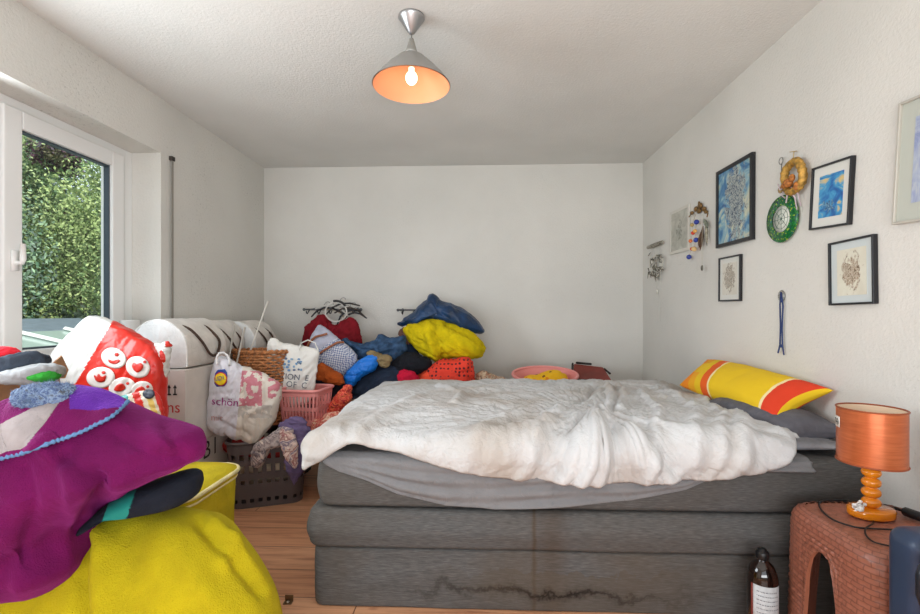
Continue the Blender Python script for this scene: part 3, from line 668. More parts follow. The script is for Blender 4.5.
def art(name, bgc, cols, scale=(4, 4), distort=2.0, figure=None, figcols=None, det=6, fscale=9, edge=.25, sheen=.25, seed=0):
    """procedural painting or drawing: flowing ground colours, and a branching figure inside an ellipse"""
    nt = NT(name); v = coords(nt, (scale[0], scale[1], 1), 'UV'); nz = nt.n('ShaderNodeTexNoise', Scale=1.0, Detail=float(det), Distortion=distort); 
    add = nt.n('ShaderNodeVectorMath', operation='ADD'); add.inputs[1].default_value = (seed, seed*.7, seed*.3); nt.l(v, add.inputs[0]); nt.l(add.outputs[0], nz.inputs['Vector'])
    k = len(cols); col = ramp(nt, nz.outputs['Fac'], [(.32+.36*i/max(1, k-1), c) for i, c in enumerate(cols)])
    if figure:
        cx, cy, rx, ry = figure; tc = nt.n('ShaderNodeTexCoord'); mp = nt.n('ShaderNodeMapping'); mp.vector_type = 'POINT'
        mp.inputs['Location'].default_value = (-cx/rx, -cy/ry, 0); mp.inputs['Scale'].default_value = (1/rx, 1/ry, 0); nt.l(tc.outputs['UV'], mp.inputs[0])
        ln = nt.n('ShaderNodeVectorMath', operation='LENGTH'); nt.l(mp.outputs[0], ln.inputs[0])
        n2 = nt.n('ShaderNodeTexNoise', Scale=float(fscale), Detail=5.0, Distortion=1.5); nt.l(tc.outputs['UV'], n2.inputs['Vector'])
        sub = nt.n('ShaderNodeMath', operation='SUBTRACT'); sub.inputs[0].default_value = 1.5; nt.l(ln.outputs['Value'], sub.inputs[1])
        mu = nt.n('ShaderNodeMath', operation='MULTIPLY'); nt.l(sub.outputs[0], mu.inputs[0]); nt.l(n2.outputs['Fac'], mu.inputs[1])
        mr = nt.n('ShaderNodeMapRange'); mr.inputs['From Min'].default_value = edge+.08; mr.inputs['From Max'].default_value = edge+.16; nt.l(mu.outputs[0], mr.inputs['Value'])
        n3 = nt.n('ShaderNodeTexNoise', Scale=fscale*2.2, Detail=6.0, Distortion=2.0); nt.l(tc.outputs['UV'], n3.inputs['Vector'])
        kc = len(figcols); fc = ramp(nt, n3.outputs['Fac'], [(.36+.28*i/max(1, kc-1), c) for i, c in enumerate(figcols)])
        mx = nt.n('ShaderNodeMixRGB'); nt.l(mr.outputs[0], mx.inputs[0]); nt.l(col, mx.inputs[1]); nt.l(fc, mx.inputs[2]); col = mx.outputs[0]
    nt.l(col, nt.b.inputs['Base Color']); nt.b.inputs['Roughness'].default_value = .5; nt.b.inputs['Coat Weight'].default_value = sheen; nt.b.inputs['Coat Roughness'].default_value = .08
    return nt.m
blk = mat('black_frame', (34, 34, 38), .35); wf = mat('pale_silver_frame', (196, 192, 182), .4, metal=.15); board = mat('white_mat_board', (222, 222, 216), .8)
bd2 = mat('blue_white_mat', (206, 214, 214), .8)
picture('framed_picture', 'large black-framed blue painting of a tree-like figure on the right wall', [(714.5, 173), (751.5, 152), (716.5, 248.5), (751.5, 239)], .020, .022, blk, board, .0,
        art('blue_tree_painting', None, [(30, 84, 138), (66, 126, 170), (140, 178, 190), (206, 206, 176), (120, 160, 190)], (2.2, 1.6), 2.5, (.55, .52, .42, .70), [(44, 60, 84), (104, 120, 134), (188, 194, 184), (66, 88, 112)], 6, 7, .28))
picture('framed_picture', 'small pale-framed faded print left of the blue painting', [(669, 212), (689, 204.5), (670, 256), (688.5, 249)], .022, .012, mat('pale_frame', (214, 211, 202), .6), board, .0,
        art('faded_print', None, [(160, 160, 150), (184, 183, 172), (196, 196, 186)], (3, 3), 1.5, (.5, .5, .3, .45), [(120, 122, 112), (172, 172, 160)], 5, 6, .4))
picture('framed_picture', 'small dark-framed ink drawing hanging below the blue tree painting', [(717.5, 258), (739.5, 254.5), (718.5, 302), (739.5, 300.5)], .009, .018, blk, board, (.028, .028),
        art('ink_drawing_small', None, [(222, 219, 208), (214, 210, 198)], (2, 2), 1, (.5, .52, .56, .62), [(90, 88, 80), (196, 192, 180), (150, 130, 110), (216, 212, 200)], 6, 6, .30))
picture('framed_picture', 'black-framed bright blue night scene with wide white mat, upper one beside the wreath', [(809, 168.5), (849.5, 157), (810.5, 231), (849.5, 223)], .008, .02, blk, board, (.034, .036),
        art('blue_scene', None, [(20, 66, 140), (30, 110, 180), (70, 160, 205), (226, 196, 120), (36, 110, 170)], (1.4, 2.6), 1.2, (.45, .25, .55, .3), [(24, 48, 96), (60, 120, 160), (150, 180, 190)], 5, 8, .42))
picture('framed_picture', 'black-framed brown ink drawing hanging slightly askew below the blue night scene', [(825.5, 243.5), (872, 234.5), (830, 306), (874, 303)], .008, .02, blk, bd2, (.03, .028),
        art('ink_drawing_brown', None, [(226, 224, 208), (216, 212, 194)], (2, 2), 1, (.5, .5, .48, .56), [(84, 66, 48), (160, 138, 112), (222, 214, 196), (120, 90, 66), (206, 196, 178)], 6, 5, .30))
t = picture('framed_picture', 'large pale silver-framed picture cut off by the right edge of the photo', [(894.5, 107), (948, 80), (894.5, 222.5), (948, 219)], .009, .02, wf, mat('grey_green_mat', (190, 194, 184), .8), (.05, .055),
        art('pastel_blue_art', None, [(196, 200, 204), (176, 186, 204), (150, 160, 196), (120, 140, 176)], (2, 3), 1.5, (.75, .12, .3, .16), [(24, 100, 110), (40, 120, 130)], 5, 6, .4))
# ------------------------------------------------------------------ hanging ornaments on the right wall
gold = mat('old_gold_straw', (178, 138, 66), .5, metal=.35, var=.25, vscale=60, bump=.6, bscale=120, bdist=.004)
def w(u, v, off=.01): return onX(u, v, XR-off)
def wt(mb, pts, r, off=.012, n=6, mi=0): mb.tube([w(u, v, off) for u, v in pts], r, n, mi); return mb
# driftwood hanger at the corner
t = thing('wall_chime', 'small grey driftwood hanger with twig heart and white shells near the back corner', 'wall ornament', tuple(w(655, 245, 0)))
m = MB(); m.tube([w(648, 247.5, .02), w(655, 245, .03), w(662.5, 242, .02)], [.014, .018, .014], 8); m.build('driftwood_bar', mat('driftwood', (150, 144, 132), .9, var=.2, vscale=40), t)
m = MB()
for u0, u1, v1 in ((651, 651, 268), (655, 655, 272), (659, 658, 262), (657, 656.5, 292)): wt(m, [(u0, 246), (u1, v1)], .0012, .02, 5)
wt(m, [(661, 268), (660, 290), (659, 322)], .0015, .015, 5); m.build('strings', mat('string_white', (214, 212, 204), .9), t)
m = MB(); wt(m, [(655, 278), (650, 268), (650, 259), (654, 257), (656, 262), (660, 256), (663, 260), (661, 270), (655, 279)], .004, .03, 6); m.build('twig_heart', mat('pale_twig', (206, 200, 188), .8), t)
m = MB()
for k in range(44):
    u = rng.uniform(648, 660); v = rng.uniform(255, 276); a = rng.uniform(-2.6, .3); L = rng.uniform(3, 7.5); wt(m, [(u, v), (u+L*math.cos(a+PI/2)*.8, v+L*math.sin(a+PI/2))], [.005, .002], rng.uniform(.012, .04), 5)
m.build('twigs', mat('grey_twigs', (118, 114, 102), .9, var=.25, vscale=50), t)
for a_ in ((w(657, 292, .02), (.006, .012, .022)), (w(652, 262, .035), (.008, .012, .014))): MB().ball(*a_, 8).build('shell', mat('shell_white', (220, 216, 206), .5), t)
# brass hanger with beads and feathers
t = thing('beaded_wall_hanging', 'brass hook ornament with blue, red and orange beads and brown feathers', 'wall ornament', tuple(w(698, 210, 0)))
m = MB()
for u, v, r in ((692, 213, .016), (696, 209, .022), (700, 206, .026), (704, 209, .02), (706, 212, .014), (699, 211, .022)): p = w(u, v, .014); m.ball(p, (.012, r, r*.8), 10)
m.ball(w(699, 203.5, .014), (.008, .008, .016), 8)
wt(m, [(689, 217), (691, 214)], .004, .02); wt(m, [(708, 213), (707, 217)], .004, .02); m.build('brass_plate', mat('antique_brass', (128, 100, 62), .45, metal=.6, bump=.7, bscale=90, bdist=.006), t)
for i, (us, cols) in enumerate((((692, 693, 690.5, 692, 689), [(188, 160, 96), (214, 66, 40), (222, 120, 60), (216, 64, 44), (40, 62, 150)]), ((696.5, 695, 696, 694), [(40, 60, 150), (236, 180, 90), (44, 66, 160), (226, 190, 130)]))):
    m = MB(); wt(m, [(696-3*i, 214)]+[(u, 224+j*8) for j, u in enumerate(us)], .0015, .025, 5); m.build('string', mat('bead_string', (190, 180, 160), .8), t)
    for j, u in enumerate(us):
        mb = MB(); r = .017 if cols[j][2] > 120 else .013; mb.ball(w(u, 225+j*(8 if i == 0 else 9)-(3 if i else 0), .03), (r, r, r*.95), 12); mb.build('bead', mat('bead_%d_%d_%d' % cols[j], cols[j], .25, coat=.4), t)
for (u0, v0, u1, v1, wd_, c) in ((703, 226, 700, 251, .012, (84, 62, 46)), (706, 222, 707, 246, .010, (150, 146, 130)), (701, 232, 699, 248, .012, (96, 70, 50)), (704, 219, 708, 228, .014, (118, 122, 108))):
    a, b = w(u0, v0, .02), w(u1, v1, .03); m = MB(); m.tube([a, a*.6+b*.4, a*.3+b*.7, b], [.003, wd_, wd_*.8, .001], 6); m.build('feather', mat('feather_%d' % c[0], c, .9, var=.2, vscale=80), t)
m = MB(); wt(m, [(703, 214), (702, 240), (702, 265)], .0012, .03, 5); m.build('pendant_string', mat('bead_string', (190, 180, 160), .8), t)
m = MB(); m.ball(w(702, 268, .03), (.006, .014, .018), 12); m.build('metal_pendant', mat('dark_metal_pendant', (110, 106, 96), .4, metal=.5), t)
# thin metal hook with ring
t = thing('wire_hook', 'thin metal wire hook with ring hanging left of the straw wreath', 'wall ornament', tuple(w(781, 170, 0)))
m = MB(); c = w(781, 161, .012)
m.tube([c+np.array([0, .014*math.cos(a), .016*math.sin(a)]) for a in np.linspace(0, 2*PI, 16, endpoint=False)], .002, 6, closed=True); wt(m, [(781.5, 164), (781.5, 184), (780, 192)], .0018); m.build('wire_ring', mat('wire_steel', (150, 150, 146), .35, metal=.8), t)
MB().ball(w(780.5, 190, .02), (.010, .014, .016), 10).build('glass_drop', mat('amber_glass', (210, 176, 120), .1, trans=.5), t)
# straw wreath with small doll, ribbons
t = thing('straw_wreath', 'golden straw wreath with small rust-brown figure and pale ribbon above the green disc', 'wreath', tuple(w(793, 175, 0)))
c = w(793.5, 176.5, .03); m = MB(); ax = []
for a in np.linspace(0, 2*PI, 40, endpoint=False): ax.append(c+np.array([-.004*math.sin(3*a), .058*math.cos(a), .066*math.sin(a)]))
m.tube(ax, [.017+.002*math.sin(9*k) for k in range(40)], 12, closed=True); m.build('straw_ring', gold, t)
m = MB(); wt(m, [(794, 151), (793.5, 158), (794, 162)], .002); wt(m, [(790, 152), (797, 151)], .002); wt(m, [(794, 160), (792, 164)], .004, .03); m.build('hanging_cord', mat('raffia', (190, 164, 116), .8), t)
m = MB(); m.ball(w(788, 183, .05), (.018, .024, .020), 12); m.ball(w(792, 178, .05), (.012, .014, .018), 10); m.ball(w(784, 186, .045), (.012, .018, .012), 10); m.ball(w(796, 186, .04), (.01, .016, .02), 10)
m.build('figure_bow', mat('rust_cloth', (160, 100, 48), .7, var=.3, vscale=70), t)
m = MB()
for pts in ([(789, 187), (795, 198), (797, 210)], [(791, 187), (798, 194), (801, 206)], [(786, 187), (780, 190), (778, 184)], [(786, 188), (781, 195), (785, 198)], [(787, 188), (787, 197), (786, 203)]): wt(m, pts, .003, .03, 5)
m.build('ribbon', mat('pale_pink_ribbon', (216, 200, 206), .5), t)
# green and white disc
t = thing('round_wall_disc', 'round glass disc with green patterned rim and white centre below the wreath', 'wall ornament', tuple(w(782, 219, 0)))
c = w(782, 219, .012); R = .106
def disc(c, r, h0, h1, n=48): return [(r, h0), (r, h1)]
nt = NT('green_mosaic'); v = coords(nt); vo = nt.n('ShaderNodeTexVoronoi', Scale=150.0); nt.l(v, vo.inputs['Vector'])
sp = nt.n('ShaderNodeSeparateColor'); nt.l(vo.outputs['Color'], sp.inputs[0]); nt.l(ramp(nt, sp.outputs[0], [(0, (10, 92, 40)), (.35, (24, 120, 50)), (.6, (16, 80, 60)), (.8, (150, 180, 50)), (.9, (20, 84, 90))], 'CONSTANT'), nt.b.inputs['Base Color']); nt.b.inputs['Roughness'].default_value = .2
MB().lathe(c, [(.062, -.006), (.106, -.006), (.110, 0), (.106, .006), (.062, .006)], 56, axis='x', cap=False).build('green_rim', nt.m, t)
MB().lathe(c, [(.0, -.003), (.062, -.003), (.062, .003), (.0, .003)], 48, axis='x').build('white_centre', mat('white_enamel', (222, 226, 216), .3, var=.05, vscale=60), t)
m = MB()
for r in (.024, .046): m.tube([c+np.array([-.004, r*math.cos(a), r*math.sin(a)]) for a in np.linspace(0, 2*PI, 32, endpoint=False)], .0009, 5, closed=True)
for k in range(4): a = k*PI/4; m.tube([c+np.array([-.004, -.06*math.cos(a), -.06*math.sin(a)]), c+np.array([-.004, .06*math.cos(a), .06*math.sin(a)])], .0008, 5)
m.ball(c+np.array([-.004, 0, 0]), (.003, .005, .005), 8); m.build('line_pattern', mat('dark_green_line', (60, 96, 76), .5), t)
# blue cord on a clear hook
t = thing('knotted_lanyard', 'dark blue knotted cord loop hanging from a clear suction hook', 'lanyard', tuple(w(781, 295, 0)))
MB().lathe(w(781, 296, .005), [(.0, -.006), (.012, -.006), (.028, .003), (.0, .004)], 28, axis='x').build('suction_hook', mat('clear_plastic', (226, 228, 226), .1, trans=.7), t)
m = MB(); wt(m, [(781, 292), (780, 305), (780.5, 325), (780, 345), (778, 353)], .0035, .014, 8); wt(m, [(781, 292), (783, 306), (782, 328), (782.5, 346), (784, 355)], .0035, .012, 8); m.ball(w(781.5, 300, .014), (.006, .008, .012), 8); m.ball(w(781, 346, .014), (.006, .009, .008), 8)
m.build('knotted_cord', mat('navy_cord', (44, 60, 104), .8), t)
for i, (u, v) in enumerate(((832, 108), (844, 324))):
    pass

# ================================================================== stool, lamp, bottle, suitcase
SX0, SX1, SY0, SY1, SZ = 1.035, 1.41, 1.235, 1.625, .470
def stool():
    t = thing('rattan_stool', 'brown woven-look plastic stool with arched openings beside the bed', 'stool', ((SX0+SX1)/2, (SY0+SY1)/2, 0))
    cx, cy = (SX0+SX1)/2, (SY0+SY1)/2; hx, hy = (SX1-SX0)/2, (SY1-SY0)/2
    # perimeter parameter in [0,8): side + position, superellipse plan
    NS = 60; cols = []
    for s in range(4):
        base = [i/NS for i in range(NS)]
        for e_ in (.275, .725): base += [e_+d for d in (-.012, -.006, -.002, .002, .006, .012)]
        for b in sorted(set(base)): cols.append((s, b))
    n = len(cols)
    def plan(s, b):
        a = (s+b)*PI/2-PI*3/4; x, y = math.cos(a), math.sin(a); k = (abs(x)**5+abs(y)**5)**(-1/5); return x*k, y*k
    def arch(b):
        d = abs(b-.5)/.225
        if d >= 1: return 0.0
        return .385*(1-d**3.2)**(1/2.2)
    zs_side = np.linspace(0, 1, 46); V = []; UV = []
    def prof(z):          # outward scale at height z
        f = 1.0-.055*(z/SZ); return f
    rows = 0
    for k, tt in enumerate(zs_side):
        for (s, b) in cols:
            X, Y = plan(s, b); z0 = arch(b); z = z0+(SZ-.05-z0)*tt; f = 1.04-.05*(z/SZ)
            V.append((cx+X*hx*f, cy+Y*hy*f, z)); UV.append(((s+b)*2.0, z/.40*2))
        rows += 1
    for a in np.linspace(0, PI/2, 9)[1:]:
        for (s, b) in cols:
            X, Y = plan(s, b); f = 1.04-.05*((SZ-.05)/SZ); r = 1-(1-math.cos(a))*.15
            V.append((cx+X*hx*f*r, cy+Y*hy*f*r, SZ-.05+.05*math.sin(a))); UV.append(((s+b)*2.0, (SZ-.05+.07*a/1.57)/.40*2))
        rows += 1
    V = np.array(V); UV = np.array(UV); Fq = gridfaces(rows, n, True)
    N = vnormals(V, Fq); cc = V.mean(0); sg = np.sign(((V-cc)*N).sum(1).mean()); N *= sg
    # woven relief: alternating over and under strands
    Uu = UV[:, 0]*6; Vv = UV[:, 1]*14; row = np.floor(Vv); ph = (Uu+.5*(row % 2)) % 1.0
    rel = (np.abs(np.sin(PI*ph))**.6)*(np.abs(np.sin(PI*(Vv % 1)))**.6)
    V = V+N*(.006*rel)[:, None]
    nt = NT('brown_rattan_plastic'); tc = nt.n('ShaderNodeTexCoord'); mp = nt.n('ShaderNodeMapping'); mp.inputs['Scale'].default_value = (1, 1, 1); nt.l(tc.outputs['UV'], mp.inputs[0])
    br = nt.n('ShaderNodeTexBrick', Scale=1.0); br.offset = .5; 
    for k_, x in (('Brick Width', 1/6), ('Row Height', 1/14), ('Mortar Size', .014), ('Mortar Smooth', 1.0)): br.inputs[k_].default_value = x
    br.inputs['Color1'].default_value = (*srgb((158, 100, 80)), 1); br.inputs['Color2'].default_value = (*srgb((148, 92, 74)), 1); br.inputs['Mortar'].default_value = (*srgb((118, 72, 58)), 1)
    nt.l(mp.outputs[0], br.inputs['Vector']); nt.l(br.outputs['Color'], nt.b.inputs['Base Color']); nt.b.inputs['Roughness'].default_value = .38; setbump(nt, br.outputs['Fac'], -.6, .004)
    mk('stool_body', V, Fq.tolist(), nt.m, t, uv=UV, solid=.0)
    # inner shell gives the wall its thickness
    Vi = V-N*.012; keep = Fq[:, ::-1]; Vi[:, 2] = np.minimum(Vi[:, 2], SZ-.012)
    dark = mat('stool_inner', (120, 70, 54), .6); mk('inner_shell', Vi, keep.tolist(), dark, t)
    # rim joining outer and inner along the lower edge
    b0 = np.arange(n); Fr = [(int(i), int((i+1) % n), int(n+(i+1) % n), int(n+i)) for i in b0]; Vr = np.concatenate([V[:n], Vi[:n]])
    mk('opening_rim', Vr, Fr, mat('stool_rim', (170, 106, 82), .4), t)
    # seat panel with fine dimples
    top = V[-n:]; c = np.array([cx, cy, SZ+.001]); R = 20; rows_ = [c+(top-c)*r for r in np.linspace(.04, 1, R)]; Vt = np.concatenate(rows_); Vt[:, 2] = SZ+.0005
    Fc = gridfaces(R, n, True).tolist()+[tuple(range(n))[::-1]]
    mk('seat_panel', Vt, Fc, mat('stool_seat', (160, 102, 82), .4, var=.12, vscale=60, bump=.8, bscale=160, bdist=.004), t)
stool()
def table_lamp():
    x, y, z = 1.235, 1.44, SZ+.006
    x = 1.228; y = 1.49
    t = thing('table_lamp', 'unlit table lamp with copper-orange drum shade and amber beaded stem on the stool', 'lamp', (x, y, z))
    amber = NT('amber_glass_lamp'); b = amber.b; b.inputs['Base Color'].default_value = (*srgb((255, 150, 26)), 1); b.inputs['Transmission Weight'].default_value = .3; b.inputs['Coat Weight'].default_value = .6; b.inputs['Roughness'].default_value = .05; b.inputs['IOR'].default_value = 1.45
    MB().lathe((x, y, z), [(0, 0), (.062, 0), (.066, .004), (.066, .022), (.062, .026), (0, .026)], 48, ell=(1, .72)).build('foot', amber.m, t)
    prof = [(.012, .026)]
    for k in range(5):
        c = .026+.017+k*.031
        for a in np.linspace(-1.15, 1.15, 9): prof.append((.0235*math.cos(a*.95)+.002, c+.0165*math.sin(a)))
    prof.append((.012, .185)); MB().lathe((x, y, z), prof, 32).build('stem', amber.m, t)
    MB().lathe((x, y, z), [(.004, .18), (.004, .235), (.015, .237), (.015, .27), (.0, .272)], 16).build('lamp_holder', mat('brass', (190, 140, 60), .3, metal=.8), t)
    nt = NT('copper_satin_shade'); v = coords(nt, (8, 8, 90)); n1 = nt.n('ShaderNodeTexNoise', Scale=2.0, Detail=4.0); nt.l(v, n1.inputs['Vector'])
    nt.l(ramp(nt, n1.outputs['Fac'], [(.3, (178, 90, 50)), (.7, (198, 108, 64))]), nt.b.inputs['Base Color']); nt.b.inputs['Roughness'].default_value = .3; nt.b.inputs['Metallic'].default_value = .45
    r, z0, z1 = .086, .168, .335; n = 72
    sd = MB(); sd.lathe((x, y, z), [(r, z0), (r, z1)], n)
    sd.F = [f for f in sd.F if len(f) == 4]; sd.I = [0]*len(sd.F)
    sh = sd.build('lamp_shade', nt.m, t)
    li = MB(); li.lathe((x, y, z), [(r-.0015, z0), (r-.0015, z1)], n); li.F = [f[::-1] for f in li.F if len(f) == 4]; li.I = [0]*len(li.F); li.build('shade_lining', mat('lining_cream', (238, 214, 186), .7), t)
    ring = MB()
    for zz in (z0, z1): MB().tube([(x+r*math.cos(a), y+r*math.sin(a), z+zz) for a in np.linspace(0, 2*PI, n, endpoint=False)], .0028, 6, closed=True).build('shade_trim', mat('dark_copper_trim', (150, 74, 40), .5), t)
    sp = MB()
    for a in (0.3, .3+2*PI/3, .3+4*PI/3): sp.tube([(x, y, z+.26), (x+r*math.cos(a), y+r*math.sin(a), z+z1-.03)], .0015, 5)
    sp.build('shade_spider', mat('brass', (190, 140, 60), .3), t)
    # paper sticker on the left of the shade
    a0, a1 = math.radians(150), math.radians(172); V = []; k = 9
    for zz in (.272, .306): V += [(x+(r+.0012)*math.cos(a), y+(r+.0012)*math.sin(a), z+zz) for a in np.linspace(a0, a1, k)]
    mk('sticker', V, [(i, i+1, k+i+1, k+i) for i in range(k-1)], mat('sticker_white', (226, 222, 214), .6), t, solid=.0006)
    m = MB()
    for (f0, f1, h0, h1) in ((.12, .2, .2, .8), (.2, .36, .68, .8), (.3, .38, .35, .8), (.46, .52, .2, .8), (.52, .72, .42, .54), (.66, .74, .2, .5), (.66, .74, .6, .85), (.82, .88, .3, .6)):
        V = []
        for hh in (h0, h1):
            for f in (f0, f1): a = a0+(a1-a0)*f; V.append((x+(r+.0024)*math.cos(a), y+(r+.0024)*math.sin(a), z+.272+.034*hh))
        m.add(V, [(0, 1, 3, 2)])
    m.build('sticker_print', mat('print_black', (30, 30, 30), .6), t)
    return x, y, z
lx, ly, lz = table_lamp()
def tangle():
    t = thing('bead_bracelet', 'small tangled white bead string lying on the lamp foot', 'bracelet', (lx-.07, ly-.03, lz+.026)); r = np.random.default_rng(5)
    c = np.array([lx-.055, ly-.028, lz+.030]); P = [c+np.array([r.normal()*.009, r.normal()*.008, abs(r.normal())*.012]) for _ in range(30)]
    m = MB(); m.tube(smooth_loop(P, 150), .0018, 6, closed=True); m.build('bead_string', mat('bead_white', (224, 222, 220), .3), t)
    m = MB()
    for p in P[:16]: m.ball(p, .0055, 8)
    m.build('beads', mat('bead_white', (224, 222, 220), .3), t)
tangle()
zc = SZ+.007
def cablepath(pts, z=zc, n=60):
    P = []
    for (u, v) in pts: P.append(onZ(u, v, z))
    P = np.array(P); tt = np.linspace(0, len(P)-1, n); i = np.clip(tt.astype(int), 0, len(P)-2); f = (tt-i)[:, None]
    g = lambda k: P[np.clip(i+k, 0, len(P)-1)]
    return .5*((2*g(0))+(-g(-1)+g(1))*f+(2*g(-1)-5*g(0)+4*g(1)-g(2))*f**2+(-g(-1)+3*g(0)-3*g(1)+g(2))*f**3)
cb = MB(); cb.tube(cablepath([(850, 500.5), (832, 500), (821, 501.5), (820, 508), (832, 519), (855, 527), (880, 529), (903, 530)]), .0028, 8)
cb.tube(cablepath([(874, 519), (872, 524), (866, 528), (866, 535), (874, 542), (890, 546)]), .0024, 8)
tag(cb.build('power_cable', mat('black_rubber', (24, 24, 26), .45)), 'thin black cable looped across the top of the woven stool', 'cable')
a_, b_ = onZ(893, 505, zc+.012), onZ(925, 519, zc+.012)
a_ = np.array([1.335, 1.50, SZ+.018]); b_ = np.array([1.385, 1.33, SZ+.018])
t = thing('power_adapter', 'black bar-shaped power adapter lying on the stool behind the suitcase', 'power adapter', tuple((a_+b_)/2))
d = (b_-a_)/np.linalg.norm(b_-a_); MB().tube([a_, a_+d*.004, b_-d*.004, b_], [.011, .014, .014, .011], 12).build('adapter_body', mat('black_plastic', (30, 31, 34), .4), t)
MB().tube([a_, a_-d*.05+np.array([-.01, 0, -.004]), a_-d*.09+np.array([-.03, .0, -.008])], [.004, .003, .0026], 8).build('cable_end', mat('black_rubber', (24, 24, 26), .45), t)
def bottle():
    x, y = .962, 1.60
    t = thing('dark_bottle', 'black-brown glass bottle with a white label standing in front of the bed', 'bottle', (x, y, 0)); R = .046
    MB().lathe((x, y, 0), [(0, 0), (R-.004, 0), (R, .006), (R, .215), (R-.004, .235), (R*.72, .258), (.020, .270), (.016, .275), (.016, .285), (0, .285)], 40).build('glass_body', mat('dark_amber_glass', (26, 14, 10), .08, coat=.6), t)
    MB().lathe((x, y, 0), [(.019, .278), (.020, .280), (.020, .300), (.018, .303), (.012, .304), (.012, .312), (0, .313)], 28).build('cap', mat('black_cap', (20, 20, 22), .35), t)
    a0, a1, k = math.radians(205), math.radians(318), 24; V = []
    for zz in (.03, .205): V += [(x+(R+.0008)*math.cos(a), y+(R+.0008)*math.sin(a), zz) for a in np.linspace(a0, a1, k)]
    mk('label_paper', V, [(i, i+1, k+i+1, k+i) for i in range(k-1)], mat('label_white', (190, 192, 194), .6, var=.05, vscale=80), t, solid=.0005)
    V = []; k = 6
    for zz in (.03, .205): V += [(x+(R+.001)*math.cos(a), y+(R+.001)*math.sin(a), zz) for a in np.linspace(math.radians(196), a0, k)]
    mk('label_edge', V, [(i, i+1, k+i+1, k+i) for i in range(k-1)], mat('label_red', (120, 50, 40), .6), t, solid=.0005)
    m = MB(); r = np.random.default_rng(2)
    for row in range(11):
        zz = .045+row*.014; a = a0+.25
        while a < a1-.35: L = r.uniform(.04, .16); m.add([(x+(R+.0016)*math.cos(q), y+(R+.0016)*math.sin(q), z_) for z_ in (zz, zz+.003) for q in (a, a+L)], [(0, 1, 3, 2)]); a += L+.04
    m.build('label_print', mat('grey_print', (130, 132, 136), .7), t, smooth=False)
bottle()
def suitcase():
    x0, x1, y0, y1, z0, z1 = 1.005, 1.40, .985, 1.19, .035, .592
    t = thing('suitcase', 'dark blue hard-shell suitcase standing in front of the stool at the right edge', 'suitcase', ((x0+x1)/2, (y0+y1)/2, 0))
    shell = mat('dark_blue_shell', (46, 60, 84), .35, var=.06, bump=.3, bscale=400); cx, cy, cz = (x0+x1)/2, (y0+y1)/2, (z0+z1)/2
    def half(ya, yb, name):
        m = MB(); m.box((x0, ya, z0), (x1, yb, z1)); o = m.build(name, shell, t, smooth=True); b = o.modifiers.new('b', 'BEVEL'); b.width = .035; b.segments = 6; return o
    half(y0, cy-.002, 'front_shell'); half(cy+.002, y1, 'back_shell')
    MB().box((x0+.004, cy-.008, z0+.02), (x1-.004, cy+.008, z1-.004)).build('zip_seam', mat('zip_black', (18, 20, 24), .6), t, smooth=False, bevel=.006)
    m = MB()
    for k in range(5): u = x0+.05+k*.07; m.box((u, y0-.006, z0+.06), (u+.03, y0+.002, z1-.06))
    m.build('ribs', shell, t, smooth=False, bevel=.004)
    m = MB(); yc = (y0+cy)/2+.02; m.tube([(x0+.004, yc, .46), (x0-.022, yc, .468), (x0-.026, yc, .485), (x0-.026, yc, .53), (x0-.022, yc, .547), (x0+.004, yc, .555)], [.009, .010, .011, .011, .010, .009], 10); m.build('side_handle', mat('handle_black', (26, 30, 38), .35), t)
    m = MB(); m.tube([(cx-.09, cy, z1-.004), (cx-.085, cy, z1+.02), (cx+.085, cy, z1+.02), (cx+.09, cy, z1-.004)], .010, 10); m.build('top_handle', mat('handle_black', (26, 30, 38), .35), t)
    for sx in (x0+.05, x1-.05):
        for sy in (y0+.04, y1-.04): MB().tube([(sx-.011, sy, .022), (sx+.011, sy, .022)], .0215, 18).build('wheel', mat('wheel_black', (20, 20, 20), .5), t)
suitcase()
# small brass fitting on the floor
p = onZ(288, 603, 0); t = thing('metal_bracket', 'small square metal bracket lying on the floor by the yellow blanket', 'bracket', tuple(p))
m = MB(); m.box((p[0]-.016, p[1]-.012, .0005), (p[0]+.016, p[1]+.012, .004)); m.box((p[0]-.016, p[1]+.009, .004), (p[0]+.016, p[1]+.013, .024)); m.build('bracket_plate', mat('dull_brass', (120, 96, 70), .4, metal=.7), t, smooth=False, bevel=.001)
MB().ball((p[0], p[1]-.002, .006), (.006, .006, .003), 10).build('screw_head', mat('light_metal', (190, 186, 176), .3, metal=.8), t)
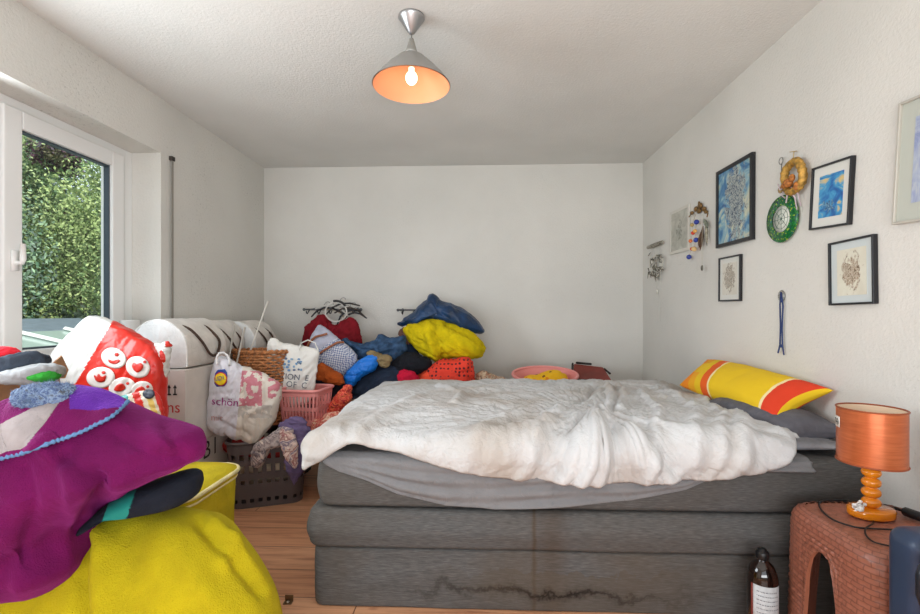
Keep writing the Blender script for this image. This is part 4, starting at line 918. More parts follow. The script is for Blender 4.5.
# ================================================================== foreground heap (left)
fleece_y = cloth('mustard_fleece', (178, 162, 22), var=.07, vscale=9, bump=.6, bscale=260, bdist=.003, sheen=.25, sheen_col=(250, 236, 90), wr=.0015, wscale=16)
fleece_p = cloth('magenta_fleece', (104, 16, 78), var=.10, vscale=7, bump=.5, bscale=300, bdist=.003, sheen=.4, sheen_col=(210, 80, 190), wr=.0015, wscale=16)
fleece_hi = cloth('fleece_violet_highlight', (92, 40, 150), var=.1, bump=.5, bscale=300, bdist=.003, sheen=.6, sheen_col=(190, 120, 255))  # blue-violet highlight of the purple fleece, put into the colour
yb = puff('yellow_blanket', [(-60, 560), (20, 528), (60, 535), (90, 520), (120, 512), (170, 510), (208, 512), (228, 524), (246, 545), (262, 570), (276, 596), (286, 640), (290, 760), (200, 860), (40, 880), (-80, 760)], 1.28, .22, .20, [fleece_y], amp=.009, freq=2.6, n=260, nr=80, seed=2.0, big=.02, fine=.1, power=.42, cen=(120, 680),
     creases=[([(88, 545), (82, 580), (84, 640)], 7, -.035), ([(98, 540), (100, 590), (104, 650)], 12, .02), ([(200, 520), (222, 545), (262, 590)], 8, -.022), ([(215, 520), (240, 550), (268, 588)], 7, .015), ([(170, 530), (190, 570), (220, 614)], 14, .010), ([(232, 540), (226, 560)], 9, .02), ([(130, 540), (138, 580), (140, 630)], 14, -.008)])
tag(yb, 'large mustard yellow fleece blanket heaped below the purple fleece', 'blanket')
# dark jacket between
jm = cloth('navy_black_knit', (30, 34, 44), var=.1, sheen=.1)
jk = puff('dark_jacket', [(60, 542), (78, 528), (100, 508), (130, 490), (165, 476), (188, 471), (197, 475), (198, 486), (192, 498), (180, 506), (150, 509), (120, 513), (96, 523), (75, 542)], 1.22, .09, .14, [jm, mat('teal_stripe', (20, 128, 118), .8)], amp=.004, freq=5, seed=4., fine=.3,
     matfn=lambda u, v, c: ((u-.35*(490-v) > 113) & (u-.35*(490-v) < 136)).astype(int))
tag(jk, 'black jacket with a teal stripe squeezed between the purple and yellow fleeces', 'jacket')
pb = puff('purple_blanket', [(-70, 420), (-20, 402), (10, 398), (40, 392), (75, 388), (100, 392), (122, 404), (150, 416), (182, 424), (198, 430), (204, 446), (200, 462), (180, 472), (150, 484), (122, 498), (100, 512), (86, 528), (80, 552), (72, 575), (52, 590), (10, 596), (-60, 600), (-110, 520)], 1.14, .17, .17, [fleece_p], amp=.010, freq=3.0, n=260, nr=80, seed=6.3, big=.008, fine=.1, power=.45, cen=(60, 480),
     creases=[([(45, 450), (78, 470), (92, 500)], 10, .026), ([(62, 458), (96, 482), (100, 505)], 9, -.040), ([(92, 500), (84, 530)], 9, -.02), ([(110, 420), (150, 440), (196, 448)], 12, .010), ([(115, 432), (150, 452), (185, 460)], 7, -.010), ([(20, 470), (30, 520), (26, 560)], 9, -.014), ([(120, 470), (160, 462), (190, 448)], 9, -.006), ([(130, 450), (120, 480)], 10, .006), ([(0, 570), (40, 555), (68, 540)], 14, -.030), ([(20, 585), (60, 570)], 10, .02), ([(70, 470), (74, 520), (70, 560)], 10, .018), ([(150, 425), (168, 450)], 7, .008), ([(165, 425), (182, 455)], 6, -.008)])
tag(pb, 'magenta purple fleece blanket piled on top of the yellow blanket', 'blanket')
def colm(u, v, c):
    t_ = fbm(np.asarray(c)*9, 2); mi = np.zeros(len(u), int); mi[(u > 70) & (v < 414+8*t_)] = 1; mi[(u < 42-.9*(v-426)+8*t_) & (v > 428-.55*u+4*t_) & (v < 456-.35*u+4*t_)] = 2; mi[(u < 70) & (v < 418-.35*u+4*t_)] = 0; return mi  # violet highlight painted on the collar's upper right, pale grey cloth at left
cl = patch('folded_over_collar', pb, [(-40, 425), (0, 408), (40, 396), (75, 391), (100, 395), (126, 406), (112, 420), (85, 434), (50, 446), (20, 455), (-10, 464), (-45, 474)], [fleece_p, fleece_hi, cloth('pale_grey_fleece', (150, 142, 142))], pb, off=.020, th=.012, n=240, nr=90, corner=1, matfn=colm, amp=.004, freq=7)
ed = [(127, 405), (112, 420), (85, 434), (50, 446), (20, 455), (-10, 464), (-30, 470)]
L = np.array(ed, float); tt = np.linspace(0, len(L)-1, 110); P2 = np.stack([np.interp(tt, range(len(L)), L[:, k]) for k in range(2)], -1); P3, _ = cast(pb, P2[:, 0], P2[:, 1], .026)
P3 = np.stack([np.convolve(np.pad(P3[:, k], 4, 'edge'), np.ones(9)/9, 'valid') for k in range(3)], -1)
m = MB(); m.tube(P3, .0045*(1+.35*np.sin(np.arange(110)*1.9)), 8); m.build('crochet_edge', cloth('blue_yarn', (96, 132, 176)), cl)
# fluffy knit on top
def knit():
    o = puff('knitted_pompom_hat', [(16, 396), (22, 388), (40, 383), (60, 383), (72, 389), (76, 398), (72, 407), (58, 411), (36, 411), (20, 406)], 1.08, .05, .05, [spots('fluffy_blue_yarn', (92, 112, 146), [(60, 78, 118), (128, 150, 178), (84, 92, 104)], 60, kind='noise', spread=.15)], amp=.004, freq=26, seed=1.)
    tag(o, 'small fluffy blue-grey knitted hat lying on top of the purple fleece', 'hat')
    r = np.random.default_rng(1); me = o.data; vs = [v.co for v in me.vertices]; m = MB(); V = []; Fc = []
    N = [v.normal for v in me.vertices]; idx = r.integers(0, len(vs), 2600); off = o.location
    for k, i in enumerate(idx):
        p = np.array(vs[i]+off); n_ = np.array(N[i])+r.normal(size=3)*.45; n_ /= np.linalg.norm(n_); s = np.cross(n_, r.normal(size=3)); s /= np.linalg.norm(s); L_ = r.uniform(.004, .010)
        V += [p-s*.0006, p+s*.0006, p+n_*L_]; Fc.append((3*k, 3*k+1, 3*k+2))
    mk('wool_fluff', V, Fc, mat('yarn_fluff', (130, 150, 180), .9), o, smooth=False)['kind'] = 'stuff'
knit()
# yellow storage pouf behind
def pouf():
    yy = cloth('yellow_canvas', (198, 180, 40), var=.05); cr = cloth('cream_piping', (226, 214, 160))
    x0, x1, y0, y1 = -1.40, -.965, 1.47, 1.88; z1 = .485
    t = thing('yellow_pouf', 'yellow fabric pouf with cream piped lid behind the purple heap', 'pouf', ((x0+x1)/2, (y0+y1)/2, 0))
    per = []; rc = .09
    for (cx, cy, a0) in ((x1-rc, y0+rc, -PI/2), (x1-rc, y1-rc, 0), (x0+rc, y1-rc, PI/2), (x0+rc, y0+rc, PI)):
        for k in range(12): a = a0+PI/2*k/12; per.append((cx+rc*math.cos(a), cy+rc*math.sin(a)))
    P = np.array(per); n = len(P); cc = P.mean(0)
    def ring(s, z): return np.column_stack([cc+(P-cc)*s, np.full(n, z)])
    V = np.concatenate([ring(.90, 0), ring(.93, .15), ring(.92, .3), ring(.95, .45), ring(.95, z1-.03)]); V = V+(.006*folds(V, 6))[:, None]*np.array([1, 1, 0])
    V[:n, 2] = 0; mk('body', V, gridfaces(5, n, True).tolist()+[tuple(range(n))[::-1], tuple(4*n+k for k in range(n))], yy, t)
    rows = [ring(.985, z1-.028), ring(1.0, z1-.012), ring(.985, z1), ring(.8, z1+.016), ring(.5, z1+.024), ring(.1, z1+.026)]
    V = np.concatenate(rows); mk('lid', V, gridfaces(6, n, True).tolist()+[tuple(range(n))[::-1], tuple(5*n+k for k in range(n))], yy, t)
    m = MB(); m.tube(np.column_stack([cc+(P-cc)*1.0, np.full(n, z1-.006)]), .008, 8, closed=True); m.tube(np.column_stack([cc+(P-cc)*.97, np.full(n, z1-.03)]), .006, 8, closed=True); m.build('piping', cr, t)
pouf()

# ------------------------------------------------------------------ cardboard box with clothes at the window
card = mat('cardboard', (176, 132, 98), .85, var=.06, vscale=20); card2 = mat('white_carton', (216, 210, 204), .75, var=.03, vscale=10)
def carton(label, x0, x1, y0, y1, z0, z1, m_, flap=None, group=None, open_top=False):
    t = thing('cardboard_box', label, 'box', ((x0+x1)/2, (y0+y1)/2, z0), group)
    w_ = .005; m = MB(); m.box((x0, y0, z0), (x1, y0+w_, z1)); m.box((x0, y1-w_, z0), (x1, y1, z1)); m.box((x0, y0+w_, z0), (x0+w_, y1-w_, z1)); m.box((x1-w_, y0+w_, z0), (x1, y1-w_, z1)); m.box((x0+w_, y0+w_, z0), (x1-w_, y1-w_, z0+w_))
    b = m.build('carton_body', m_, t, smooth=False)
    if not open_top:
        yc = (y0+y1)/2; MB().box((x0, y0, z1), (x1, yc-.0015, z1+.004)).build('top_flap', m_, t, smooth=False); MB().box((x0, yc+.0015, z1), (x1, y1, z1+.004)).build('top_flap', m_, t, smooth=False)
    return t, b
cx1 = onY(60, 390, 1.62)[0]
t, b = carton('open brown cardboard box full of clothes under the window', XL+.01, cx1, 1.33, 1.62, 0, .885, card, open_top=True)
V = [(cx1, 1.50, .872), (cx1, 1.72, .872), (cx1+.035, 1.66, .925), (cx1+.03, 1.56, .925)]
V = [(cx1+.002, 1.50, .88), (cx1+.004, 1.635, .87), (cx1+.012, 1.64, .90), (cx1+.010, 1.615, .955), (cx1+.006, 1.57, .92)]
mk('side_flap', V, [(0, 1, 2, 3, 4)], card, t, smooth=False, solid=.005)
def garment(name, label, cat, pts, y, tf, tb, m_, group=None, parent=None, **kw):
    o = puff(name, pts, y, tf, tb, m_ if isinstance(m_, list) else [m_], parent, **kw)
    if parent is None: tag(o, label, cat, group)
    return o
garment('dark_knit_top', 'crumpled dark slate knit garment on top of the brown box', 'garment', [(-20, 362), (0, 360), (14, 356), (30, 353), (38, 355), (40, 364), (34, 369), (15, 373), (-20, 377)], 1.50, .10, .09, cloth('dark_slate', (62, 70, 82)), amp=.010, freq=9)
garment('pale_grey_cloth', 'pale grey cloth spilling over the rim of the brown box', 'cloth', [(-25, 376), (10, 371), (38, 366), (58, 366), (56, 374), (50, 380), (20, 381), (-25, 385)], 1.47, .10, .10, cloth('pale_grey_cotton_b', (158, 160, 162)), amp=.008, freq=10)
garment('green_cloth', 'bright green cloth in the brown box beside its flap', 'cloth', [(27, 374), (38, 370), (52, 371), (55, 378), (50, 383), (40, 381), (30, 379)], 1.45, .05, .05, cloth('bright_green', (58, 160, 60)), amp=.006, freq=16)
garment('red_cloth', 'small bright red cloth at the left edge under the window', 'cloth', [(-20, 350), (0, 346), (10, 348), (15, 354), (10, 359), (0, 361), (-20, 363)], 1.62, .06, .06, cloth('bright_red', (226, 48, 62)), amp=.005, freq=12)

# ------------------------------------------------------------------ red carrier bag
red = mat('glossy_red_plastic', (212, 40, 26), .3, coat=.3, bump=.4, bscale=30, bdist=.006); whp = mat('white_plastic_film', (214, 214, 210), .3, coat=.3, bump=.5, bscale=30, bdist=.006)
def redm(u, v, c):
    # white side to the left of the line from the top corner to the lower left corner
    L_ = (u-112)*(386-322)-(v-322)*(74-112); return np.where((L_ < 0) & (v < 384), 1, 0)
rb = puff('carrier_bag', [(46, 366), (60, 345), (76, 330), (90, 315), (99, 317), (112, 322), (128, 330), (141, 338), (152, 345), (160, 356), (163, 374), (162, 392), (164, 425), (150, 440), (114, 438), (90, 420), (70, 392), (60, 378)], 2.0, .06, .10, [red, whp], power=.28, amp=.004, freq=9, fine=.5, n=260, nr=60, seed=3.1, warp=.4, matfn=redm, corner=0, cen=(112, 378), big=.003)
tag(rb, 'red and white plastic carrier bag printed with white round icons, below the window', 'bag')
def ell(cu, cv, ru, rv, rot=0, n=22):
    a = np.linspace(0, 2*PI, n, endpoint=False); x, y = ru*np.cos(a), rv*np.sin(a); c, s = math.cos(rot), math.sin(rot); return [(cu+x_*c-y_*s, cv+x_*s+y_*c) for x_, y_ in zip(x, y)]
pw = mat('print_white', (226, 220, 214), .35, coat=.3); pr = mat('print_red', (206, 44, 30), .35, coat=.3)
for i, (cu, cv, ru, rv, rot, kind) in enumerate([(114, 358, 11.5, 9, .35, 'person'), (138, 367, 11, 9.5, .4, 'heart'), (101, 377.5, 12.8, 9.5, -.1, 'crown'), (122, 387, 12, 8.5, -.25, 'face'), (142, 390, 10, 8, -.2, 'face')]):
    d_ = patch('round_icon', rb, ell(cu, cv, ru*1.12, rv*1.12, rot), [pw], rb, off=.003, th=.0006, n=36, nr=6)
    def sub(pts, nr=4, n=30): patch('icon_symbol', rb, pts, [pr], d_, off=.0055, th=.0006, n=n, nr=nr)
    if kind == 'person':
        sub(ell(cu+3, cv-3.5, 2, 1.8)); sub([(cu-6, cv+1), (cu-1, cv+3), (cu+5, cv+1), (cu+7, cv+3), (cu+2, cv+6.5), (cu-4, cv+5)])
    if kind == 'heart': sub([(cu-6, cv-1), (cu-4, cv-4.5), (cu-.5, cv-3), (cu+3, cv-4.5), (cu+6, cv-1), (cu+4, cv+3), (cu, cv+6), (cu-4, cv+3)]); sub(ell(cu+7, cv-5, 1.6, 1.5))
    if kind == 'crown': sub([(cu-7, cv-3), (cu-4, cv-.5), (cu-2, cv-4.5), (cu+1, cv-.5), (cu+6, cv-3), (cu+4.5, cv+3.5), (cu, cv+5), (cu-5, cv+3.5)]); sub(ell(cu+3, cv-5, 2, 1.6))
    if kind == 'face': sub([(cu-8, cv+4), (cu-6, cv-1), (cu-1, cv-4), (cu+2, cv-3), (cu+5, cv+1), (cu-1, cv+4.5)]); sub(ell(cu+6, cv-3.5, 1.6, 1.5))
garment('small_printed_bag', 'small white plastic bag with red heart print tucked behind the red carrier bag', 'bag', [(154, 342), (160, 343), (170, 341), (170, 352), (168, 364), (168, 378), (158, 380), (154, 366)], 2.03, .03, .03, [whp, pr], amp=.004, freq=20, n=90, matfn=lambda u, v, c: ((((u-162.5)/3.2)**2+((v-356-.9*(u-162))/5.5)**2 < 1) | ((u > 165) & (v < 347))).astype(int))
pk = garment('snack_packet', 'small teal, cream and red striped packet in front of the red carrier bag', 'packet', [(112, 398), (128, 394), (148, 390), (158, 392), (163, 410), (166, 470), (140, 474), (116, 466)], 1.80, .03, .04, [mat('packet_teal', (70, 168, 164), .35), mat('packet_cream', (232, 222, 200), .4), mat('packet_red', (214, 48, 40), .35), mat('packet_yellow', (232, 200, 110), .4)], amp=.003, freq=14, n=140, nr=34, corner=0,
    matfn=lambda u, v, c: np.select([u-.35*(v-400) < 129, u-.35*(v-400) < 134, u-.35*(v-400) < 142, u-.35*(v-400) < 147, u-.35*(v-400) < 153, u-.35*(v-400) < 156], [0, 1, 2, 1, 3, 1], 2))
patch('label_patch', pk, ell(134, 410, 6, 5), [mat('packet_dark', (50, 54, 70), .4)], pk, off=.004, th=.001, n=24, nr=4); text_on(pk, '88', 130.5, 412.5, 7, mat('print_white', (226, 220, 214), .35), pk, off=.007)
patch('label_patch', pk, ell(149, 394, 6, 5), [mat('packet_dark', (50, 54, 70), .4)], pk, off=.004, th=.001, n=24, nr=4)

# ------------------------------------------------------------------ moving boxes by the wall and white storage bags on them
bx1 = -1.535; by0 = 2.35
def mbox(label, y0, y1, z0, z1, x1=bx1): return carton(label, XL+.015, x1, y0, y1, z0, z1, card2, group=None)
t1, b1 = mbox('lower white moving carton marked with black letters beside the yellow pouf', by0, by0+.48, 0, .395)
t2, b2 = mbox('upper white moving carton with arrow symbols and red lettering beside the red bag', by0, by0+.48, .402, .806)
mbox('lower white carton against the left wall behind the lettered ones', by0+.55, by0+1.2, 0, .395, -1.62); mbox('upper white carton under the rear white storage bags', by0+.55, by0+1.2, .402, .806, -1.62)
yf = by0-.0015; bkm = mat('print_black_carton', (44, 42, 44), .6); rdm = mat('print_red_carton', (196, 40, 48), .6)
def flat_text(s, o0, ex, ez, size, m_, parent, name='printed_text'):
    V, Fc = textflat(s, size); V = np.array(o0)+V[:, :1]*np.array(ex)+V[:, 1:2]*np.array(ez); return mk(name, V, Fc, m_, parent, smooth=False)
for uu in (169, 175):
    p = onY(uu, 386, yf); q = onY(uu, 394.5, yf); m = MB(); dx = .006
    m.box((p[0]-.0035, yf-.0006, q[2]), (p[0]+.0035, yf, p[2]-.012)); m.add([(p[0]-.011, yf, p[2]-.012), (p[0]+.011, yf, p[2]-.012), (p[0], yf, p[2]+.008)], [(0, 1, 2)]); m.box((p[0]-.011, yf-.0006, q[2]-.004), (p[0]+.011, yf, q[2]+.004)); m.build('arrow_symbol', bkm, b2, smooth=False)
p = onY(166.5, 412.5, yf); flat_text('ns', p, (1, 0, 0), (0, 0, 1), .085, rdm, b2)
xf = bx1+.0015; q = onX(203.5, 459, xf) if False else None
rr_ = ray(202.5, 460.0); k_ = xf/rr_[0]; p = (xf, rr_[1]*k_, H+rr_[2]*k_); flat_text('B', p, (0, 1, 0), (0, 0, 1), .14, bkm, b1); flat_text('I', (xf, p[1]+.105, p[2]), (0, 1, 0), (0, 0, 1), .14, bkm, b1)
def storage_bag(label, y0, y1, x0, x1, z0, z1, seed):
    t = thing('storage_bag', label, 'bag', ((x0+x1)/2, (y0+y1)/2, z0), 'white fabric storage bags on the cartons'); n = 40
    prof = []; w_, h_ = x1-x0, z1-z0
    for a in np.linspace(-.0, PI, 28): prof.append((x0+w_/2+w_/2*math.cos(a), z0+h_*.35+h_*.65*math.sin(a)))
    for k in range(1, 12): prof.append((x0+w_*k/12, z0))
    prof = [(x1, z0+.01)]+prof; P = np.array(prof); n = len(P); cc = np.array([(x0+x1)/2, z0+h_*.45]); rows = []; ys = np.r_[y0, y0, y0+.01, np.linspace(y0+.03, y1-.03, 12), y1-.01, y1]; sc_ = [.05, .93, .99]+[1+.012*math.sin(3*k) for k in range(12)]+[.97, .8]
    for yy, s in zip(ys, sc_): Q = cc+(P-cc)*s; rows.append(np.column_stack([Q[:, 0], np.full(n, yy), Q[:, 1]]))
    V = np.concatenate(rows); V = V+(.010*folds(V, 6, seed=seed))[:, None]*np.array([.6, .3, .6]); V[:, 2] = np.maximum(V[:, 2], z0); V[:, 0] = np.maximum(V[:, 0], XL+.004)
    Fq = gridfaces(len(rows), n, True); front = [0]*0; mi = [0 if k < 2*n else 1 for k in range(len(Fq))]
    mk('bag_body', V, Fq.tolist()+[tuple(range(n)), tuple((len(rows)-1)*n+k for k in range(n))[::-1]], [cloth('white_nonwoven', (226, 228, 228), var=.03), cloth('cream_nonwoven', (224, 220, 214), var=.05)], t, midx=mi+[0, 1])
    m = MB(); m.tube(np.column_stack([rows[2][:, 0], rows[2][:, 1]-.002, rows[2][:, 2]])[:30], .004, 6); m.build('front_piping', cloth('white_piping', (232, 232, 230)), t)
    m = MB(); ya, yb_ = y0+(y1-y0)*.18, y0+(y1-y0)*.75; xs = x1+.012
    m.tube(smoothpath([(x1-.07, ya, z1-.035), (x1-.03, ya+.02, z1-.06), (xs-.005, ya+.06, z0+h_*.52), (xs+.006, ya+.12, z0+h_*.24), (xs+.004, yb_-.04, z0+h_*.22), (xs-.003, yb_, z0+h_*.5), (x1-.035, yb_-.03, z1-.06), (x1-.07, yb_-.05, z1-.035)]), .0075, 6); m.build('carry_strap', cloth('dark_brown_webbing', (84, 68, 60)), t)
storage_bag('front white fabric storage bag with round end on the upper carton', 2.38, 2.78, -1.87, -1.55, .812, 1.075, 1.)
storage_bag('middle white fabric storage bag with brown straps behind the front one', 2.82, 3.16, -1.88, -1.63, .812, 1.06, 2.)
storage_bag('rear white fabric storage bag with brown straps nearest the back wall', 3.19, 3.54, -1.88, -1.58, .812, 1.05, 3.)
# white roll and small things on the sill
p = onY(139, 348, 2.62); x = -2.035; y = 2.61
MBr = MB().lathe((x, y, WZ0), [(0, 0), (.046, 0), (.048, .004), (.048, .255), (.044, .26), (.02, .26), (.018, .255), (.018, .18), (0, .18)], 32)
tag(MBr.build('paper_roll', mat('white_paper', (232, 232, 230), .8)), 'white paper roll standing on the window sill', 'paper roll')
x = -1.965; y = 2.655; t = thing('spray_bottle', 'slim grey bottle with small nozzle next to the paper roll on the sill', 'bottle', (x, y, WZ0))
MB().lathe((x, y, WZ0), [(0, 0), (.018, 0), (.018, .18), (.008, .205), (.007, .215), (0, .216)], 20).build('bottle_body', mat('grey_plastic', (190, 190, 188), .4), t)
MB().tube([(x, y, WZ0+.215), (x, y, WZ0+.24), (x+.018, y-.004, WZ0+.245)], .006, 8).build('nozzle', mat('dark_nozzle', (90, 90, 92), .4), t)
# dark round bag behind
garment('dark_round_bag', 'dark grey-brown round bag with thin red edge squeezed between carton and laundry basket', 'bag', [(205, 372), (214, 366), (224, 372), (228, 395), (226, 425), (216, 440), (207, 432), (202, 405)], 2.86, .06, .08, [cloth('grey_brown_nylon', (110, 100, 92)), mat('red_edge', (170, 60, 52), .6)], amp=.006, freq=9, n=90, matfn=lambda u, v, c: ((u < 206.5) & (v < 420)).astype(int))

# ------------------------------------------------------------------ baskets with real openings
def basket(name, label, cat, c, hx, hy, z0, z1, m_, flare=.88, rc=.05, holes=None, rim=.008, rot=0, group=None, th=.004, nrow=24, ncol=None):
    t = thing(name, label, cat, (c[0], c[1], z0), group); per = []
    segs = []
    for (sx, sy, a0) in ((1, -1, -PI/2), (1, 1, 0), (-1, 1, PI/2), (-1, -1, PI)):
        for k in range(7): a = a0+PI/2*k/6; segs.append((sx*(hx-rc)+rc*math.cos(a), sy*(hy-rc)+rc*math.sin(a)))
    P = np.array(segs+segs[:1]); d = np.r_[0, np.cumsum(np.linalg.norm(np.diff(P, axis=0), axis=1))]; n = ncol or int(d[-1]/.012)
    tt = np.linspace(0, d[-1], n, endpoint=False); Q = np.stack([np.interp(tt, d, P[:, k]) for k in range(2)], -1)
    cr, sr = math.cos(rot), math.sin(rot); Q = Q@np.array([[cr, sr], [-sr, cr]])
    zs = np.linspace(z0, z1, nrow); V = np.concatenate([np.column_stack([np.array(c[:2])+Q*(flare+(1-flare)*(z-z0)/(z1-z0)), np.full(n, z)]) for z in zs])
    Fq = gridfaces(nrow, n, True); keep = []
    for k, f in enumerate(Fq):
        i, j = divmod(k, n); keep.append(not holes(i, j, nrow, n, tt[j], d[-1]))
    Fc = Fq[np.array(keep)].tolist()
    mk('basket_wall', V, Fc, m_, t, smooth=False, solid=th)
    bt_ = np.arange(n); mk('basket_base', V[:n]+np.array([0, 0, .003]), [tuple(int(k) for k in bt_)], m_, t, solid=.003)
    m = MB(); top = V[-n:]; cc = np.array([c[0], c[1], z1]); m.tube(cc+(top-cc)*1.012, rim, 8, closed=True); m.build('rim', m_, t)
    return t
pinkm = mat('pink_plastic', (232, 150, 146), .4, spec=.4)
greyb = mat('dark_grey_plastic', (88, 80, 80), .5)
def hb(i, j, nr, n, s, tot):
    f = i/(nr-1); return (((.08 < f < .2) or (.30 < f < .42) or (.52 < f < .64) or (.74 < f < .84))) and (j % 4 in (1, 2)) and (i % 6 in (1, 2, 3, 4))
c0 = ((-1.50-1.07)/2, 2.90)
basket('laundry_basket', 'dark grey plastic laundry basket on the floor holding the printed shopping bag', 'basket', (-1.29, 2.80), .215, .24, 0, .375, greyb, flare=.9, rc=.07, holes=hb, rim=.009, nrow=36, rot=.35)
garment('cream_towel', 'cream towel seen through the holes of the dark laundry basket', 'towel', [(232, 455), (258, 452), (285, 458), (298, 470), (288, 478), (262, 488), (236, 480)], 2.74, .10, .20, cloth('cream_towel', (226, 204, 176)), amp=.008, freq=9)
garment('red_towel', 'red towel lying in the top of the dark laundry basket', 'towel', [(222, 440), (258, 438), (290, 440), (298, 450), (288, 457), (255, 456), (226, 452)], 2.74, .10, .12, cloth('dull_red', (168, 52, 48)), amp=.006, freq=9)
def hp(i, j, nr, n, s, tot):
    f = i/(nr-1); return ((.12 < f < .42) or (.52 < f < .82)) and (j % 2 == 0)
basket('pink_basket', 'pink slotted plastic basket standing on the heap with a white tote inside', 'basket', (-1.10, 2.90), .135, .125, .415, .63, pinkm, flare=.85, rc=.04, holes=hp, rim=.010, nrow=20, th=.003, rot=-.12)
# grey sports bag in the laundry basket carries the printed shopping bag
lb = puff('shopping_bag', [(215, 366), (217, 356), (226, 359), (244, 367), (257, 370), (268, 376), (279, 383), (279, 395), (275, 412), (272, 424), (264, 436), (256, 446), (243, 442), (231, 436), (218, 434), (207, 429), (209, 410), (213, 390)], 2.56, .06, .08, power=.35, mats=[mat('shopping_bag_pale', (214, 214, 222), .45, coat=.2, bump=.4, bscale=24, bdist=.006), mat('shopping_bag_grey', (186, 180, 172), .45, coat=.2, bump=.4, bscale=24, bdist=.006), mat('shopping_bag_rose', (196, 120, 132), .45), mat('shopping_bag_cream', (214, 206, 194), .45, coat=.2, bump=.4, bscale=24, bdist=.006)], amp=.008, freq=7, n=200, nr=50, seed=7, corner=0, big=.006, creases=[([(239, 362), (243, 400), (240, 440)], 2.2, -.012), ([(262, 374), (262, 410), (256, 440)], 2.2, -.010), ([(212, 395), (238, 392)], 2.5, -.006), ([(244, 415), (270, 404)], 2.5, .008), ([(215, 420), (250, 436)], 2.5, -.01)],
    matfn=lambda u, v, c: np.select([u-.10*(400-v) < 239, (v < 406) & (u < 262) & (v > 371+0*u) & (fbm(np.asarray(c)*28, 2) > -.05), (v < 402) & (u > 268) & (v > 378) & (fbm(np.asarray(c)*22+5, 2) > 0), (v > 405) & (v < 418) & (u < 272) & (fbm(np.asarray(c)*26+9, 2) > -.1)], [0, 2, 2, 1], 3))
tag(lb, 'white shopping bag printed with a yellow round logo, magenta lettering and pink flowers', 'bag')
lg = patch('logo_square', lb, [(215.5, 370), (227.5, 369), (227, 386), (214.5, 387)], [mat('logo_blue', (28, 62, 150), .4)], lb, off=.005, th=.001, n=36, nr=8)
lr = patch('logo_ring', lb, ell(221, 379, 6.3, 7), [mat('logo_red', (214, 40, 40), .4)], lg, off=.009, th=.001, n=36, nr=6)
patch('logo_disc', lb, ell(221, 379, 5.5, 6.2), [mat('logo_yellow', (246, 214, 30), .4)], lr, off=.013, th=.001, n=36, nr=6)
text_on(lb, 'LIDL', 216.2, 380.8, 5.2, mat('logo_blue', (28, 62, 150), .4), lb, 'logo_text', off=.018, rot=-8)
text_on(lb, 'schön', 211.5, 404.5, 11.5, mat('print_magenta', (150, 40, 120), .5), lb, off=.006, rot=4)
text_on(lb, 'mit', 211, 420, 9, mat('print_rose_faint', (200, 160, 160), .5), lb, off=.006, rot=4)
P3, _ = cast(lb, np.array([217., 217, 219, 223, 227, 229, 229.5]), np.array([364., 357, 353.5, 352.5, 355, 360, 366]), .01)
MB().tube(smooth_loop(P3, 7, 0) if False else P3, .007, 8).build('carry_loop', cloth('white_webbing', (226, 226, 226)), lb)
MB().lathe((0, 0, 0), [(0, 0), (.01, 0), (.01, .001)], 6)
# patterned cloth hanging out of the basket
garment('patterned_scarf', 'grey and cream patterned scarf hanging over the corner of the laundry basket', 'scarf', [(252, 446), (264, 438), (276, 430), (286, 424), (292, 430), (286, 442), (276, 448), (268, 450), (262, 468), (250, 468)], 2.50, .03, .04, spots('scarf_pattern', (206, 190, 180), [(92, 84, 96), (190, 176, 170), (130, 116, 120), (220, 208, 196)], 13, kind='noise', spread=.14), amp=.004, freq=12, n=90)
garment('purple_jacket', 'muted purple garment slumped beside the laundry basket down to the floor', 'garment', [(276, 426), (290, 417), (305, 420), (312, 438), (305, 462), (298, 482), (293, 488), (288, 470), (283, 450)], 2.50, .03, .05, cloth('muted_purple', (104, 90, 124)), amp=.010, freq=8, n=110)
garment('paisley_cloth', 'cream and maroon paisley cloth hanging in front of the purple garment', 'cloth', [(280, 428), (290, 426), (297, 440), (299, 466), (293, 470), (285, 456), (279, 442)], 2.45, .02, .02, spots('paisley', (214, 190, 176), [(150, 90, 90), (210, 186, 172), (110, 96, 120), (226, 206, 190)], 15, kind='noise', spread=.14), amp=.006, freq=14, n=80)
# wicker basket and sticks
wk = mat('wicker', (164, 108, 66), .7, var=.3, vscale=70, bump=.9, bscale=90, bdist=.006)
t = thing('wicker_basket', 'brown wicker basket with white liner loops behind the printed shopping bag', 'basket', (-1.41, 2.95, .40)); m = MB(); cc = np.array([-1.41, 2.95])
for k in range(26):
    z = .405+k*.018; s = .80+.20*k/25; a = np.linspace(0, 2*PI, 64, endpoint=False); m.tube(np.column_stack([cc[0]+.185*s*np.cos(a), cc[1]+.11*s*np.sin(a), z+.004*np.sin(a*16+PI*k)]), .0085, 6, closed=True)
m.build('woven_wall', wk, t); MB().lathe((cc[0], cc[1], .395), [(0, 0), (.15, 0), (.15, .008), (0, .008)], 32, ell=(1, .66)).build('basket_base', wk, t)
m = MB(); a = np.linspace(0, 2*PI, 64, endpoint=False)
for ph in (0, PI): m.tube(np.column_stack([cc[0]+(.187+.006*np.cos(a*14+ph))*np.cos(a), cc[1]+(.112+.006*np.cos(a*14+ph))*np.sin(a), .862+.008*np.sin(a*14+ph)]), .009, 6, closed=True)
m.build('braided_rim', wk, t)
rod = mat('white_rod', (226, 222, 212), .5)
